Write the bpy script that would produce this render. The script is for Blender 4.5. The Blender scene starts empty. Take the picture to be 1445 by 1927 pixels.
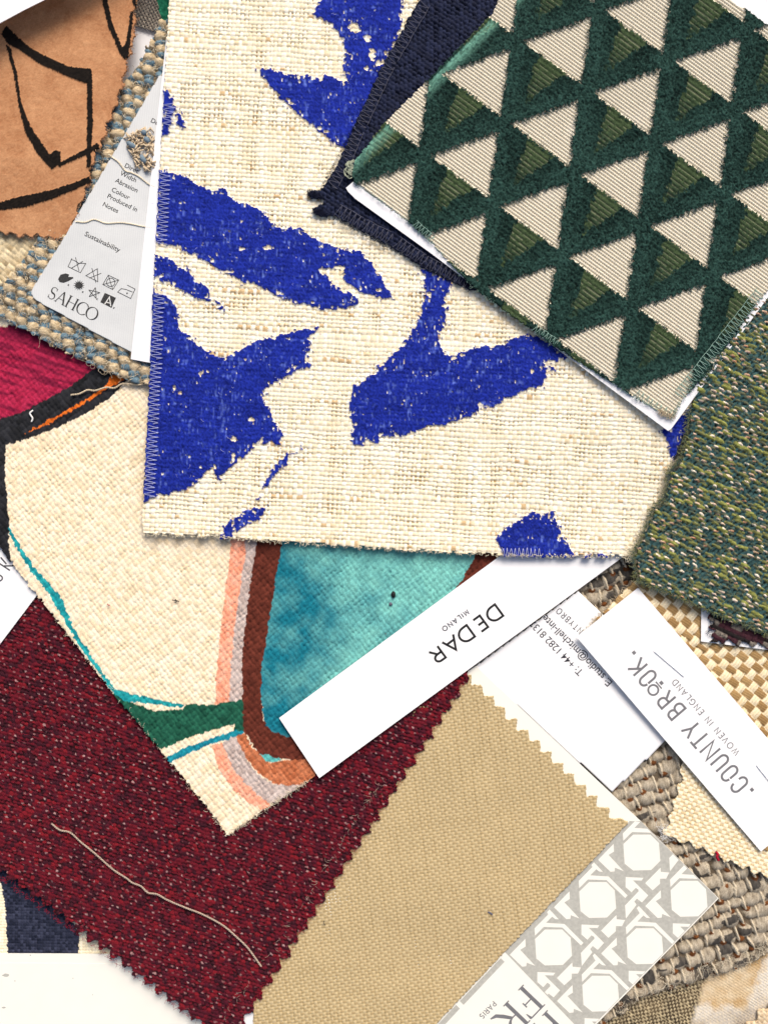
import bpy, math, random
import numpy as np

sc = bpy.context.scene
COL = sc.collection
# ------------------------------------------------------------------ camera, light, exposure
PX = 0.28e-3          # metres per pixel of the photograph on the table plane
CAMD = 0.55           # camera height above the table
W0, H0 = 1445.0, 1927.0
cam_d = bpy.data.cameras.new('camera')
cam = bpy.data.objects.new('camera', cam_d)
COL.objects.link(cam)
cam.location = (0, 0, CAMD)
cam_d.sensor_fit = 'VERTICAL'
cam_d.sensor_height = 36.0
cam_d.sensor_width = 27.0
cam_d.lens = 36.0 * CAMD / (H0 * PX)
cam_d.clip_start = 0.01
cam_d.clip_end = 50
sc.camera = cam

SUN_EL, SUN_AZ = 46.0, 14.0       # elevation; azimuth clockwise from the top of the picture (+Y)
world = bpy.data.worlds.new('World')
sc.world = world
world.use_nodes = True
nt = world.node_tree
bg = nt.nodes['Background']
sky = nt.nodes.new('ShaderNodeTexSky')
sky.sky_type = 'NISHITA'
sky.sun_disc = False
sky.sun_elevation = math.radians(SUN_EL)
sky.sun_rotation = math.radians(SUN_AZ)
sky.dust_density = 6.0
sky.air_density = 1.0
sky.ozone_density = 0.4
nt.links.new(sky.outputs[0], bg.inputs[0])
bg.inputs[1].default_value = 0.12
sun_d = bpy.data.lights.new('sun', 'SUN')
sun_d.energy = 2.3
sun_d.angle = math.radians(28)
sun_d.color = (1.0, 0.95, 0.89)
sun = bpy.data.objects.new('sun', sun_d)
COL.objects.link(sun)
el, az = math.radians(SUN_EL), math.radians(SUN_AZ)
from mathutils import Vector
sdir = Vector((math.sin(az) * math.cos(el), math.cos(az) * math.cos(el), math.sin(el)))
sun.rotation_euler = sdir.to_track_quat('Z', 'Y').to_euler()
sun.location = sdir * 2
vs = sc.view_settings
vs.view_transform = 'Standard'
vs.look = 'None'
vs.gamma = 1.0
vs.use_curve_mapping = False
vs.exposure = 0.09
sc.cycles.max_bounces = 5
sc.cycles.diffuse_bounces = 3

# ------------------------------------------------------------------ numpy helpers
def lin(*rgb):
    a = np.array(rgb, float) / 255.0
    return np.where(a <= 0.04045, a / 12.92, ((a + 0.055) / 1.055) ** 2.4)

def hsh(a, b=0, seed=0):
    a = np.asarray(a).astype(np.int64); b = np.asarray(b).astype(np.int64)
    h = (a * 374761393 + b * 668265263 + seed * 974711 + 12345) & 0xffffffff
    h = ((h ^ (h >> 13)) * 1274126177) & 0xffffffff
    h = ((h ^ (h >> 16)) * 2246822519) & 0xffffffff
    h = h ^ (h >> 13)
    return (h & 0xffffff) / float(0x1000000)

def vn(x, y, seed=0):
    xi = np.floor(x); yi = np.floor(y)
    fx = x - xi; fy = y - yi
    fx = fx * fx * (3 - 2 * fx); fy = fy * fy * (3 - 2 * fy)
    a = hsh(xi, yi, seed); b = hsh(xi + 1, yi, seed); c = hsh(xi, yi + 1, seed); d = hsh(xi + 1, yi + 1, seed)
    return (a + (b - a) * fx) * (1 - fy) + (c + (d - c) * fx) * fy

def fbm(x, y, seed=0, o=3):
    t = 0; amp = 0.5; n = 0
    for k in range(o):
        t = t + amp * vn(x * 2 ** k + k * 17.3, y * 2 ** k - k * 9.1, seed + k); n += amp; amp *= 0.55
    return t / n

def inpoly(X, Y, poly):
    p = np.asarray(poly, float)
    out = np.zeros(X.shape, bool)
    m = (X >= p[:, 0].min()) & (X <= p[:, 0].max()) & (Y >= p[:, 1].min()) & (Y <= p[:, 1].max())
    x = X[m]; y = Y[m]
    if x.size == 0: return out
    r = np.zeros(x.shape, bool)
    n = len(p)
    for k in range(n):
        x1, y1 = p[k]; x2, y2 = p[(k + 1) % n]
        if y1 == y2: continue
        c = ((y1 > y) != (y2 > y)) & (x < (x2 - x1) * (y - y1) / (y2 - y1) + x1)
        r ^= c
    out[m] = r
    return out

def clip_half(poly, a, b, c):
    out = []
    n = len(poly)
    for k in range(n):
        p, q = poly[k], poly[(k + 1) % n]
        dp = a * p[0] + b * p[1] - c; dq = a * q[0] + b * q[1] - c
        if dp >= 0: out.append(p)
        if (dp >= 0) != (dq >= 0):
            t = dp / (dp - dq)
            out.append((p[0] + t * (q[0] - p[0]), p[1] + t * (q[1] - p[1])))
    return out

def clip_convex(poly, conv):
    cx = sum(p[0] for p in conv) / len(conv); cy = sum(p[1] for p in conv) / len(conv)
    for k in range(len(conv)):
        (x1, y1), (x2, y2) = conv[k], conv[(k + 1) % len(conv)]
        a, b = -(y2 - y1), (x2 - x1)
        c = a * x1 + b * y1
        if a * cx + b * cy - c < 0: a, b, c = -a, -b, -c
        poly = clip_half(poly, a, b, c)
        if len(poly) < 3: return []
    return poly

FRAME = [(-70, -70), (1515, -70), (1515, 1997), (-70, 1997)]

def pink(p, q, pitch, depth, seed=0, jit=0.15):
    """pinking-shear edge from p to q: teeth stick out to the left of p->q (y down)"""
    r = random.Random(seed)
    dx, dy = q[0] - p[0], q[1] - p[1]
    L = math.hypot(dx, dy); n = max(1, round(L / pitch))
    tx, ty = dx / L, dy / L
    nx, ny = ty, -tx
    out = []
    for k in range(n):
        for f, d in ((0.04, 0), (0.46, depth), (0.56, depth)):
            t = (k + f + r.uniform(-.04, .04)) / n * L
            dd = d * (1 + r.uniform(-jit, jit)) + r.uniform(-.6, .6)
            out.append((p[0] + tx * t + nx * dd, p[1] + ty * t + ny * dd))
    return out

def zfn(z):
    return z if callable(z) else (lambda X, Y: np.full(np.shape(X), float(z)))

def world_co(X, Y, zb, z=None):
    """pixel + height in mm -> metres; zb is the height the outline was traced at"""
    if z is None: z = zb
    s = PX * (CAMD - np.asarray(zb) * 1e-3) / CAMD
    return np.stack([(np.asarray(X) - W0 / 2) * s, (H0 / 2 - np.asarray(Y)) * s, np.asarray(z) * 1e-3 + 0 * np.asarray(X)], -1)

# ------------------------------------------------------------------ objects
def tag(o, label=None, cat=None, group=None, kind=None):
    if label: o['label'] = label
    if cat: o['category'] = cat
    if group: o['group'] = group
    if kind: o['kind'] = kind
    return o

def thing(name, label, cat, at, z, group=None):
    o = bpy.data.objects.new(name, None); COL.objects.link(o)
    o.empty_display_size = 0.02
    o.location = Vector(world_co(np.array(float(at[0])), np.array(float(at[1])), float(z)).tolist())
    return tag(o, label, cat, group)

def wloc(o):
    v = Vector(o.location)
    while o.parent: o = o.parent; v = v + Vector(o.location)
    return v

def link_mesh(name, me, mat, parent, origin):
    """verts are in world space relative to `origin` (a Vector)"""
    o = bpy.data.objects.new(name, me); COL.objects.link(o)
    me.materials.append(mat)
    if parent is not None:
        o.parent = parent
        o.location = origin - wloc(parent)
    else:
        o.location = origin
    return o

def make_mesh(name, V, faces4=None, tris=None, col=None, smooth=True):
    me = bpy.data.meshes.new(name)
    f4 = np.zeros((0, 4), int) if faces4 is None else np.asarray(faces4)
    f3 = np.zeros((0, 3), int) if tris is None else np.asarray(tris)
    me.vertices.add(len(V)); me.vertices.foreach_set('co', np.ascontiguousarray(V, np.float32).ravel())
    idx = np.concatenate([f4.ravel(), f3.ravel()]).astype(np.int32)
    me.loops.add(len(idx)); me.loops.foreach_set('vertex_index', idx)
    ls = np.concatenate([np.arange(len(f4)) * 4, len(f4) * 4 + np.arange(len(f3)) * 3]).astype(np.int32)
    me.polygons.add(len(ls)); me.polygons.foreach_set('loop_start', ls)
    me.update(calc_edges=True)
    if smooth: me.shade_smooth()
    else: me.shade_flat()
    if col is not None:
        ca = me.color_attributes.new('Col', 'FLOAT_COLOR', 'POINT')
        c4 = np.ones((len(V), 4), np.float32); c4[:, :3] = col
        ca.data.foreach_set('color', c4.ravel())
    return me

# ------------------------------------------------------------------ materials
def mat_cloth(name, rough=0.9, sheen=0.0, sheen_tint=(1, 1, 1), spec=0.2, fibre=0.35, scale=2600):
    m = bpy.data.materials.new(name); m.use_nodes = True
    n = m.node_tree; b = n.nodes['Principled BSDF']
    at = n.nodes.new('ShaderNodeAttribute'); at.attribute_name = 'Col'
    tc = n.nodes.new('ShaderNodeTexCoord')
    no = n.nodes.new('ShaderNodeTexNoise'); no.inputs['Scale'].default_value = scale; no.inputs['Detail'].default_value = 3
    n.links.new(tc.outputs['Object'], no.inputs['Vector'])
    mr = n.nodes.new('ShaderNodeMapRange')
    mr.inputs['From Min'].default_value = 0.3; mr.inputs['From Max'].default_value = 0.7
    mr.inputs['To Min'].default_value = 1 - fibre; mr.inputs['To Max'].default_value = 1 + fibre * .6
    n.links.new(no.outputs['Fac'], mr.inputs['Value'])
    mx = n.nodes.new('ShaderNodeVectorMath'); mx.operation = 'SCALE'
    n.links.new(at.outputs['Color'], mx.inputs[0]); n.links.new(mr.outputs[0], mx.inputs['Scale'])
    n.links.new(mx.outputs[0], b.inputs['Base Color'])
    b.inputs['Roughness'].default_value = rough
    b.inputs['Specular IOR Level'].default_value = spec
    b.inputs['Sheen Weight'].default_value = sheen
    b.inputs['Sheen Roughness'].default_value = 0.4
    b.inputs['Sheen Tint'].default_value = (*sheen_tint, 1)
    return m

def mat_plain(name, rgb, rough=0.7, spec=0.3, var=0.04, scale=300, bump=0.0, metallic=0.0, bscale=1500):
    m = bpy.data.materials.new(name); m.use_nodes = True
    n = m.node_tree; b = n.nodes['Principled BSDF']
    tc = n.nodes.new('ShaderNodeTexCoord')
    no = n.nodes.new('ShaderNodeTexNoise'); no.inputs['Scale'].default_value = scale; no.inputs['Detail'].default_value = 4
    n.links.new(tc.outputs['Object'], no.inputs['Vector'])
    cr = n.nodes.new('ShaderNodeValToRGB')
    c = np.array(rgb)
    cr.color_ramp.elements[0].position = 0.3; cr.color_ramp.elements[1].position = 0.7
    cr.color_ramp.elements[0].color = (*np.clip(c * (1 - var), 0, 1), 1)
    cr.color_ramp.elements[1].color = (*np.clip(c * (1 + var), 0, 1), 1)
    n.links.new(no.outputs['Fac'], cr.inputs[0]); n.links.new(cr.outputs[0], b.inputs['Base Color'])
    b.inputs['Roughness'].default_value = rough
    b.inputs['Specular IOR Level'].default_value = spec
    b.inputs['Metallic'].default_value = metallic
    if bump:
        nb = n.nodes.new('ShaderNodeTexNoise'); nb.inputs['Scale'].default_value = bscale; nb.inputs['Detail'].default_value = 5
        n.links.new(tc.outputs['Object'], nb.inputs['Vector'])
        bp = n.nodes.new('ShaderNodeBump'); bp.inputs['Strength'].default_value = bump; bp.inputs['Distance'].default_value = 0.0002
        n.links.new(nb.outputs['Fac'], bp.inputs['Height']); n.links.new(bp.outputs[0], b.inputs['Normal'])
    return m

M = {}
M['weave'] = mat_cloth('woven_cloth', fibre=0.28)
M['weave_fine'] = mat_cloth('fine_cloth', fibre=0.2)
M['wool'] = mat_cloth('wool_cloth', fibre=0.4, sheen=0.08)
M['velvet'] = mat_cloth('velvet', fibre=0.35, sheen=0.10, rough=0.95, spec=0.08)
M['velvet_blue'] = mat_cloth('printed_pile_cloth', fibre=0.25, sheen=0.03, spec=0.12)
M['paper'] = mat_plain('white_card', (0.86, 0.86, 0.865), 0.65, 0.25, 0.012, 120, 0.04)
M['paper_warm'] = mat_plain('cream_card', (0.83, 0.815, 0.735), 0.7, 0.2, 0.015, 90, 0.05)
M['board'] = mat_plain('white_board', (0.84, 0.84, 0.86), 0.6, 0.25, 0.015, 100, 0.04)
M['ink_black'] = mat_plain('black_ink', (0.008, 0.008, 0.009), 0.6, 0.3, 0.1)
M['ink_navy'] = mat_plain('navy_ink', (0.035, 0.035, 0.055), 0.6, 0.3, 0.1)
M['ink_grey'] = mat_plain('grey_ink', (0.17, 0.17, 0.18), 0.6, 0.3, 0.1)
M['ink_dark'] = mat_plain('dark_grey_ink', (0.06, 0.06, 0.07), 0.6, 0.3, 0.1)
M['ink_label'] = mat_plain('worn_label_ink', (0.045, 0.045, 0.045), 0.8, 0.1, 0.75, 3200)
M['print_grey'] = mat_plain('sage_grey_print', (0.445, 0.44, 0.395), 0.7, 0.2, 0.10, 700)
M['steel'] = mat_plain('staple_steel', (0.80, 0.81, 0.83), 0.5, 0.5, 0.04)
M['table'] = mat_plain('table_white', (0.6, 0.59, 0.57), 0.7, 0.2, 0.05, 20, 0.1)
def thread_mat(name, rgb): return mat_plain(name, rgb, 0.9, 0.1, 0.25, 2500)
M['t_lilac'] = thread_mat('pale_blue_thread', (0.42, 0.44, 0.70))
M['t_grey'] = thread_mat('grey_thread', (0.13, 0.13, 0.17))
M['t_green'] = thread_mat('pale_green_thread', (0.26, 0.40, 0.34))
M['t_cream'] = thread_mat('cream_fibre', (0.80, 0.72, 0.55))
M['t_beige'] = thread_mat('beige_thread', (0.58, 0.48, 0.34))
M['t_couch'] = thread_mat('cream_thread', (0.74, 0.66, 0.50))
M['t_greige'] = thread_mat('greige_thread', (0.42, 0.33, 0.26))
M['t_white'] = thread_mat('white_lint', (0.8, 0.8, 0.78))
M['t_brown'] = thread_mat('brown_grey_fibre', (0.30, 0.25, 0.19))
M['t_navy'] = thread_mat('navy_fibre', (0.012, 0.014, 0.032))
M['t_teal'] = thread_mat('teal_fibre', (0.05, 0.10, 0.10))
M['t_olive'] = thread_mat('olive_fibre', (0.20, 0.21, 0.10))
M['t_blue'] = thread_mat('slate_blue_yarn', (0.17, 0.23, 0.28))
M['t_red'] = thread_mat('red_fibre', (0.35, 0.01, 0.03))
M['t_rust'] = thread_mat('rust_fibre', (0.45, 0.20, 0.10))
M['t_black'] = thread_mat('black_fibre', (0.02, 0.02, 0.025))

# ------------------------------------------------------------------ cloth engine
def fabric(name, poly, z, ang, sp, fn, mat, parent=None, jit=0.0, jscale=5.0, seed=1, frame=True, wave=3.0):
    """woven sheet: a dense height field inside the outline `poly` (photo px), threads along ang (deg, y down)"""
    zf = zfn(z)
    if frame: poly = clip_convex(list(poly), FRAME)
    P = np.array(poly, float)
    ox, oy = 722.0, 963.0
    c, s = math.cos(math.radians(ang)), math.sin(math.radians(ang))
    pu = (P[:, 0] - ox) * c + (P[:, 1] - oy) * s; pv = -(P[:, 0] - ox) * s + (P[:, 1] - oy) * c
    us = np.arange(pu.min() - 3, pu.max() + 3, sp); vv = np.arange(pv.min() - 3, pv.max() + 3, sp)
    U, V = np.meshgrid(us, vv)
    X = ox + U * c - V * s; Y = oy + U * s + V * c
    JX, JY = X, Y
    if jit:
        JX = X + jit * (2 * vn(X / jscale, Y / jscale, seed + 90) - 1) * 1.6
        JY = Y + jit * (2 * vn(X / jscale, Y / jscale, seed + 91) - 1) * 1.6
    ins = inpoly(JX, JY, P)
    h = np.zeros(U.shape); col = np.zeros(U.shape + (3,)); keep = np.ones(U.shape, bool)
    m = ins
    r = fn(U[m], V[m], X[m], Y[m])
    h[m] = r[0]; col[m] = r[1]
    if len(r) > 2 and r[2] is not None: keep[m] = r[2]
    g = ins & keep
    cell = g[:-1, :-1] & g[1:, :-1] & g[:-1, 1:] & g[1:, 1:]
    used = np.zeros(U.shape, bool)
    used[:-1, :-1] |= cell; used[1:, :-1] |= cell; used[:-1, 1:] |= cell; used[1:, 1:] |= cell
    vid = np.full(U.shape, -1, int); n = int(used.sum()); vid[used] = np.arange(n)
    zb = zf(X[used], Y[used])
    wv_ = wave * PX * 1000 * fbm(X[used] / 120 + 3.1 * len(P), Y[used] / 120, 300 + len(P), 2)
    zb = zb + wv_ - wave * PX * 500
    co = world_co(X[used], Y[used], zb, zb + np.maximum(h[used], 0.15) * PX * 1000)
    cc = np.clip(col[used], 0, 0.95)
    a = vid[:-1, :-1][cell]; b = vid[:-1, 1:][cell]; d = vid[1:, 1:][cell]; e = vid[1:, :-1][cell]
    F = [np.stack([a, e, d, b], 1)]         # y is flipped in the world: this winding faces up
    # skirts
    ce = np.zeros((cell.shape[0] + 2, cell.shape[1] + 2), bool); ce[1:-1, 1:-1] = cell
    segs = []
    C = ce[1:-1, 1:-1]
    k = C & ~ce[:-2, 1:-1]; segs.append((vid[:-1, :-1][k], vid[:-1, 1:][k]))
    k = C & ~ce[2:, 1:-1]; segs.append((vid[1:, 1:][k], vid[1:, :-1][k]))
    k = C & ~ce[1:-1, :-2]; segs.append((vid[1:, :-1][k], vid[:-1, :-1][k]))
    k = C & ~ce[1:-1, 2:]; segs.append((vid[:-1, 1:][k], vid[1:, 1:][k]))
    s0 = np.concatenate([q[0] for q in segs]); s1 = np.concatenate([q[1] for q in segs])
    bv = np.unique(np.concatenate([s0, s1]))
    mp = np.full(n, -1, int); mp[bv] = n + np.arange(len(bv))
    cob = world_co(X[used][bv], Y[used][bv], zb[bv], zb[bv])
    co = np.concatenate([co, cob]); cc = np.concatenate([cc, cc[bv]])
    F.append(np.stack([s0, s1, mp[s1], mp[s0]], 1))
    org = Vector(co.mean(0).tolist()); org.z = float(zb.min()) * 1e-3
    if parent is not None: org = wloc(parent)
    me = make_mesh(name, co - np.array(org), np.concatenate(F), col=cc)
    return link_mesh(name, me, mat, parent, org)

def prism(name, polys, z0, th, mat, parent=None, dz=0.0, flat_bottom=False):
    """flat sheets with thickness from one or more outlines (px); z0 mm (number or function)"""
    zf = zfn(z0)
    import bmesh
    bm = bmesh.new()
    for k, poly in enumerate(polys):
        P = np.array(poly, float)
        zb = zf(P[:, 0], P[:, 1])
        if th > 0:
            lo = world_co(P[:, 0], P[:, 1], zb, zb)
            hi = world_co(P[:, 0], P[:, 1], zb, zb + th)
            A = [bm.verts.new(q) for q in lo]; B = [bm.verts.new(q) for q in hi]
            n = len(A)
            bm.faces.new(B); bm.faces.new(A[::-1])
            for i in range(n): bm.faces.new((A[i], A[(i + 1) % n], B[(i + 1) % n], B[i]))
        else:
            hi = world_co(P[:, 0], P[:, 1], zb, zb + dz * k)
            bm.faces.new([bm.verts.new(q) for q in hi])
    bmesh.ops.recalc_face_normals(bm, faces=bm.faces)
    if th <= 0:
        for f in bm.faces:
            if f.normal.z < 0: f.normal_flip()
    bmesh.ops.triangulate(bm, faces=[f for f in bm.faces if len(f.verts) > 4])
    vs_ = np.array([v.co for v in bm.verts])
    org = Vector(vs_.mean(0).tolist()); org.z = float(vs_[:, 2].min())
    if parent is not None: org = wloc(parent)
    for v in bm.verts: v.co -= org
    me = bpy.data.meshes.new(name); bm.to_mesh(me); bm.free()
    return link_mesh(name, me, mat, parent, org)

def smooth_path(p, n=6):
    p = np.asarray(p, float)
    if len(p) < 3: return p
    q = np.vstack([2 * p[0] - p[1], p, 2 * p[-1] - p[-2]])
    out = []
    for i in range(1, len(q) - 2):
        for t in np.linspace(0, 1, n, endpoint=False):
            a, b, c, d = q[i - 1], q[i], q[i + 1], q[i + 2]
            out.append(.5 * ((2 * b) + (-a + c) * t + (2 * a - 5 * b + 4 * c - d) * t * t + (-a + 3 * b - 3 * c + d) * t ** 3))
    out.append(p[-1])
    return np.array(out)

def tubes(name, paths, mat, parent=None, sides=4, kind=None):
    """paths: list of (points [px,py,z mm], radius px or list) -> one mesh"""
    VV, FF = [], []
    base = 0
    for pts, rad in paths:
        p = np.asarray(pts, float)
        n = len(p)
        if n < 2: continue
        r = np.full(n, rad, float) if np.isscalar(rad) else np.asarray(rad, float)
        w = world_co(p[:, 0], p[:, 1], p[:, 2])
        t = np.gradient(w, axis=0); t /= (np.linalg.norm(t, axis=1, keepdims=True) + 1e-12)
        up = np.tile([0, 0, 1.0], (n, 1))
        sd = np.cross(t, up); sl = np.linalg.norm(sd, axis=1, keepdims=True)
        sd = np.where(sl > 1e-4, sd / (sl + 1e-12), np.array([1.0, 0, 0]))
        u2 = np.cross(sd, t)
        ang = np.arange(sides) / sides * 2 * math.pi
        ring = w[:, None, :] + (r * PX)[:, None, None] * (np.cos(ang)[None, :, None] * sd[:, None, :] + np.sin(ang)[None, :, None] * u2[:, None, :])
        VV.append(ring.reshape(-1, 3))
        i = np.arange(n - 1)[:, None]; k = np.arange(sides)[None, :]; k2 = (k + 1) % sides
        FF.append(np.stack([base + i * sides + k, base + i * sides + k2, base + (i + 1) * sides + k2, base + (i + 1) * sides + k], -1).reshape(-1, 4))
        base += n * sides
    V = np.concatenate(VV); F = np.concatenate(FF)
    org = Vector(V.mean(0).tolist())
    if parent is not None: org = wloc(parent)
    me = make_mesh(name, V - np.array(org), F)
    o = link_mesh(name, me, mat, parent, org)
    if kind: o['kind'] = kind
    return o

def fuzz(rng, n, at, L, z, spread=1.0, ang=None, r=0.3, curl=0.8):
    """n stray fibres; at() gives a start pixel"""
    out = []
    zf = zfn(z)
    for _ in range(n):
        x, y = at()
        a = rng.uniform(0, 2 * math.pi) if ang is None else ang + rng.gauss(0, spread)
        l = L * rng.uniform(.4, 1.3); k = rng.gauss(0, curl)
        pts = []
        m = 6
        zz = float(zf(np.array(x), np.array(y)))
        for q in range(m):
            pts.append((x, y, zz + rng.uniform(.0, .35) + (.5 if q in (2, 3) else 0)))
            a += k / m + rng.gauss(0, .25)
            x += math.cos(a) * l / m; y += math.sin(a) * l / m
        out.append((smooth_path(pts, 2), r * rng.uniform(.7, 1.2)))
    return out

# ------------------------------------------------------------------ lettering
def arc(cx, cy, rx, ry, a0, a1, n=12):
    return [(cx + rx * math.cos(math.radians(a0 + (a1 - a0) * k / n)), cy + ry * math.sin(math.radians(a0 + (a1 - a0) * k / n))) for k in range(n + 1)]
# unit stroke letters: cap height 1, y up; (width, strokes)
GL = {
 'D': (.78, [[(0, 0), (0, 1), (.3, 1)] + arc(.3, .5, .45, .5, 90, -90) + [(0, 0)]]),
 'E': (.55, [[(.5, 1), (0, 1), (0, 0), (.5, 0)], [(0, .5), (.42, .5)]]),
 'A': (.82, [[(0, 0), (.4, 1), (.8, 0)], [(.14, .33), (.66, .33)]]),
 'R': (.62, [[(0, 0), (0, 1), (.3, 1)] + arc(.3, .74, .27, .26, 90, -90) + [(0, .48)], [(.28, .48), (.62, 0)]]),
 'M': (.9, [[(0, 0), (0.08, 1), (.42, .2), (.76, 1), (.84, 0)]]),
 'I': (.12, [[(0.03, 0), (0.03, 1)]]),
 'L': (.5, [[(0, 1), (0, 0), (.46, 0)]]),
 'N': (.75, [[(0, 0), (0, 1), (.7, 0), (.7, 1)]]),
 'O': (.95, [arc(.47, .5, .47, .5, 90, 450, 28)]),
 'C': (.8, [arc(.47, .5, .47, .5, 48, 312, 20)]),
 'U': (.7, [[(0, 1), (0, .33)] + arc(.33, .33, .33, .33, 180, 360) + [(.66, 1)]]),
 'T': (.65, [[(0, 1), (.64, 1)], [(.32, 1), (.32, 0)]]),
 'Y': (.7, [[(0, 1), (.34, .45), (.68, 1)], [(.34, .45), (.34, 0)]]),
 'B': (.62, [[(0, .52), (0, 1), (.28, 1)] + arc(.28, .76, .24, .24, 90, -90) + [(0, .52)], [(0, .52), (.3, .52)] + arc(.3, .26, .29, .26, 90, -90) + [(0, 0), (0, .52)]]),
 'K': (.62, [[(0, 0), (0, 1)], [(.6, 1), (0, .4)], [(.2, .58), (.62, 0)]]),
 'W': (1.1, [[(0, 1), (.27, 0), (.53, .95), (.8, 0), (1.06, 1)]]),
 'V': (.75, [[(0, 1), (.36, 0), (.72, 1)]]),
 'G': (.88, [arc(.47, .5, .47, .5, 48, 340, 22) + [(.9, .46), (.58, .46)]]),
 'P': (.58, [[(0, 0), (0, 1), (.28, 1)] + arc(.28, .73, .28, .27, 90, -90) + [(0, .46)]]),
 'S': (.55, [arc(.27, .75, .25, .25, 30, 270, 14) + arc(.27, .25, .27, .25, 90, -150, 14)]),
 'H': (.72, [[(0, 0), (0, 1)], [(.68, 0), (.68, 1)], [(0, .52), (.68, .52)]]),
 '.': (.12, [[(0.0, 0.06), (0.12, 0.06)]]),
 ' ': (.35, []),
}
NARROW_O = [[(0, .67), (0, .33)] + arc(.27, .27, .27, .27, 180, 360) + [(.54, .73)] + arc(.27, .73, .27, .27, 0, 180)]
NARROW_C = [[(.54, .70), (.54, .73)] + arc(.27, .73, .27, .27, 0, 180) + [(0, .27)] + arc(.27, .27, .27, .27, 180, 360) + [(.54, .32)]]
NARROW_U = [[(0, 1), (0, .27)] + arc(.27, .27, .27, .27, 180, 360) + [(.54, 1)]]

def ribbon(pts, w, closed=False):
    """outline quads of a stroke; w a number or list of widths"""
    p = np.array(pts, float)
    keep = [0] + [i for i in range(1, len(p)) if np.hypot(*(p[i] - p[i - 1])) > 1e-4]
    p = p[keep]
    if len(p) < 2: return []
    ww = np.full(len(p), w, float) if np.isscalar(w) else np.asarray(w, float)[keep]
    closed = np.hypot(*(p[0] - p[-1])) < 1e-4
    L, R = [], []
    n = len(p)
    for i in range(n):
        a = p[i] - p[i - 1] if i > 0 else (p[i] - p[n - 2] if closed else p[1] - p[0])
        b = p[i + 1] - p[i] if i < n - 1 else (p[1] - p[0] if closed else p[-1] - p[-2])
        a = a / np.hypot(*a); b = b / np.hypot(*b)
        na = np.array([-a[1], a[0]]); nb = np.array([-b[1], b[0]])
        m = na + nb; ml = np.hypot(*m)
        m = na if ml < 1e-3 else m / ml
        k = min(2.2, 1 / max(.3, float(m @ na)))
        L.append(p[i] + m * ww[i] / 2 * k); R.append(p[i] - m * ww[i] / 2 * k)
    return [[tuple(L[i]), tuple(R[i]), tuple(R[i + 1]), tuple(L[i + 1])] for i in range(n - 1)]

class Ink:
    """collects flat strokes laid on a card; direction given by the reading angle (deg, y down)"""
    def __init__(s): s.q = []; s.k = 0
    def put(s, org, ang, pts_list):
        c, si = math.cos(math.radians(ang)), math.sin(math.radians(ang))
        s.k += 1
        for poly in pts_list:
            s.q.append((s.k % 7, [(org[0] + x * c + y * si, org[1] + x * si - y * c) for x, y in poly]))
    def text(s, txt, org, ang, size, w, gap=.25, sx=1.0, narrow=False):
        x = 0
        for ch in txt:
            wd, st = GL[ch]
            if narrow and ch in 'OCU': wd, st = .56, {'O': NARROW_O, 'C': NARROW_C, 'U': NARROW_U}[ch]
            for stroke in st:
                pp = [((x + a * sx) * size, b * size) for a, b in stroke]
                lw = size * .14 if ch == '.' else w
                s.put(org, ang, ribbon(pp, lw))
            x += wd * sx + gap
        return x * size
    def build(s, name, z, mat, parent):
        zf = zfn(z); V, F = [], []
        for k, poly in s.q:
            P = np.array(poly); zz = zf(P[:, 0], P[:, 1])
            w = world_co(P[:, 0], P[:, 1], zz, zz + .03 + .004 * k)
            F.append([len(V) + i for i in range(len(P))]); V += w.tolist()
        org = wloc(parent)
        me = bpy.data.meshes.new(name)
        me.from_pydata([tuple(np.array(v) - np.array(org)) for v in V], [], F)
        me.update()
        import bmesh
        bm = bmesh.new(); bm.from_mesh(me)
        for f in bm.faces:
            f.normal_update()
            if f.normal.z < 0: f.normal_flip()
        bm.to_mesh(me); bm.free()
        return link_mesh(name, me, mat, parent, org)

def font_text(name, txt, org, ang, size, z, mat, parent, sx=1.0, bold=0.0, space=1.0):
    """printed line with the built-in font, as flat mesh; size = cap height in px"""
    cu = bpy.data.curves.new('txt', 'FONT'); cu.body = txt; cu.size = 1.0
    cu.space_character = space
    cu.offset = bold
    ob = bpy.data.objects.new('txt', cu); COL.objects.link(ob)
    dg = bpy.context.evaluated_depsgraph_get()
    me0 = ob.evaluated_get(dg).to_mesh()
    vsx = np.array([v.co[:] for v in me0.vertices]); fs = [tuple(p.vertices) for p in me0.polygons]
    ob.evaluated_get(dg).to_mesh_clear()
    bpy.data.objects.remove(ob); bpy.data.curves.remove(cu)
    s = size / 0.70
    c, si = math.cos(math.radians(ang)), math.sin(math.radians(ang))
    x = vsx[:, 0] * s * sx; y = vsx[:, 1] * s
    X = org[0] + x * c + y * si; Y = org[1] + x * si - y * c
    zf = zfn(z); zz = zf(X, Y)
    w = world_co(X, Y, zz, zz + .035)
    org3 = wloc(parent)
    me = bpy.data.meshes.new(name)
    me.from_pydata([tuple(q - np.array(org3)) for q in w], [], fs); me.update()
    return link_mesh(name, me, mat, parent, org3)

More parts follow.
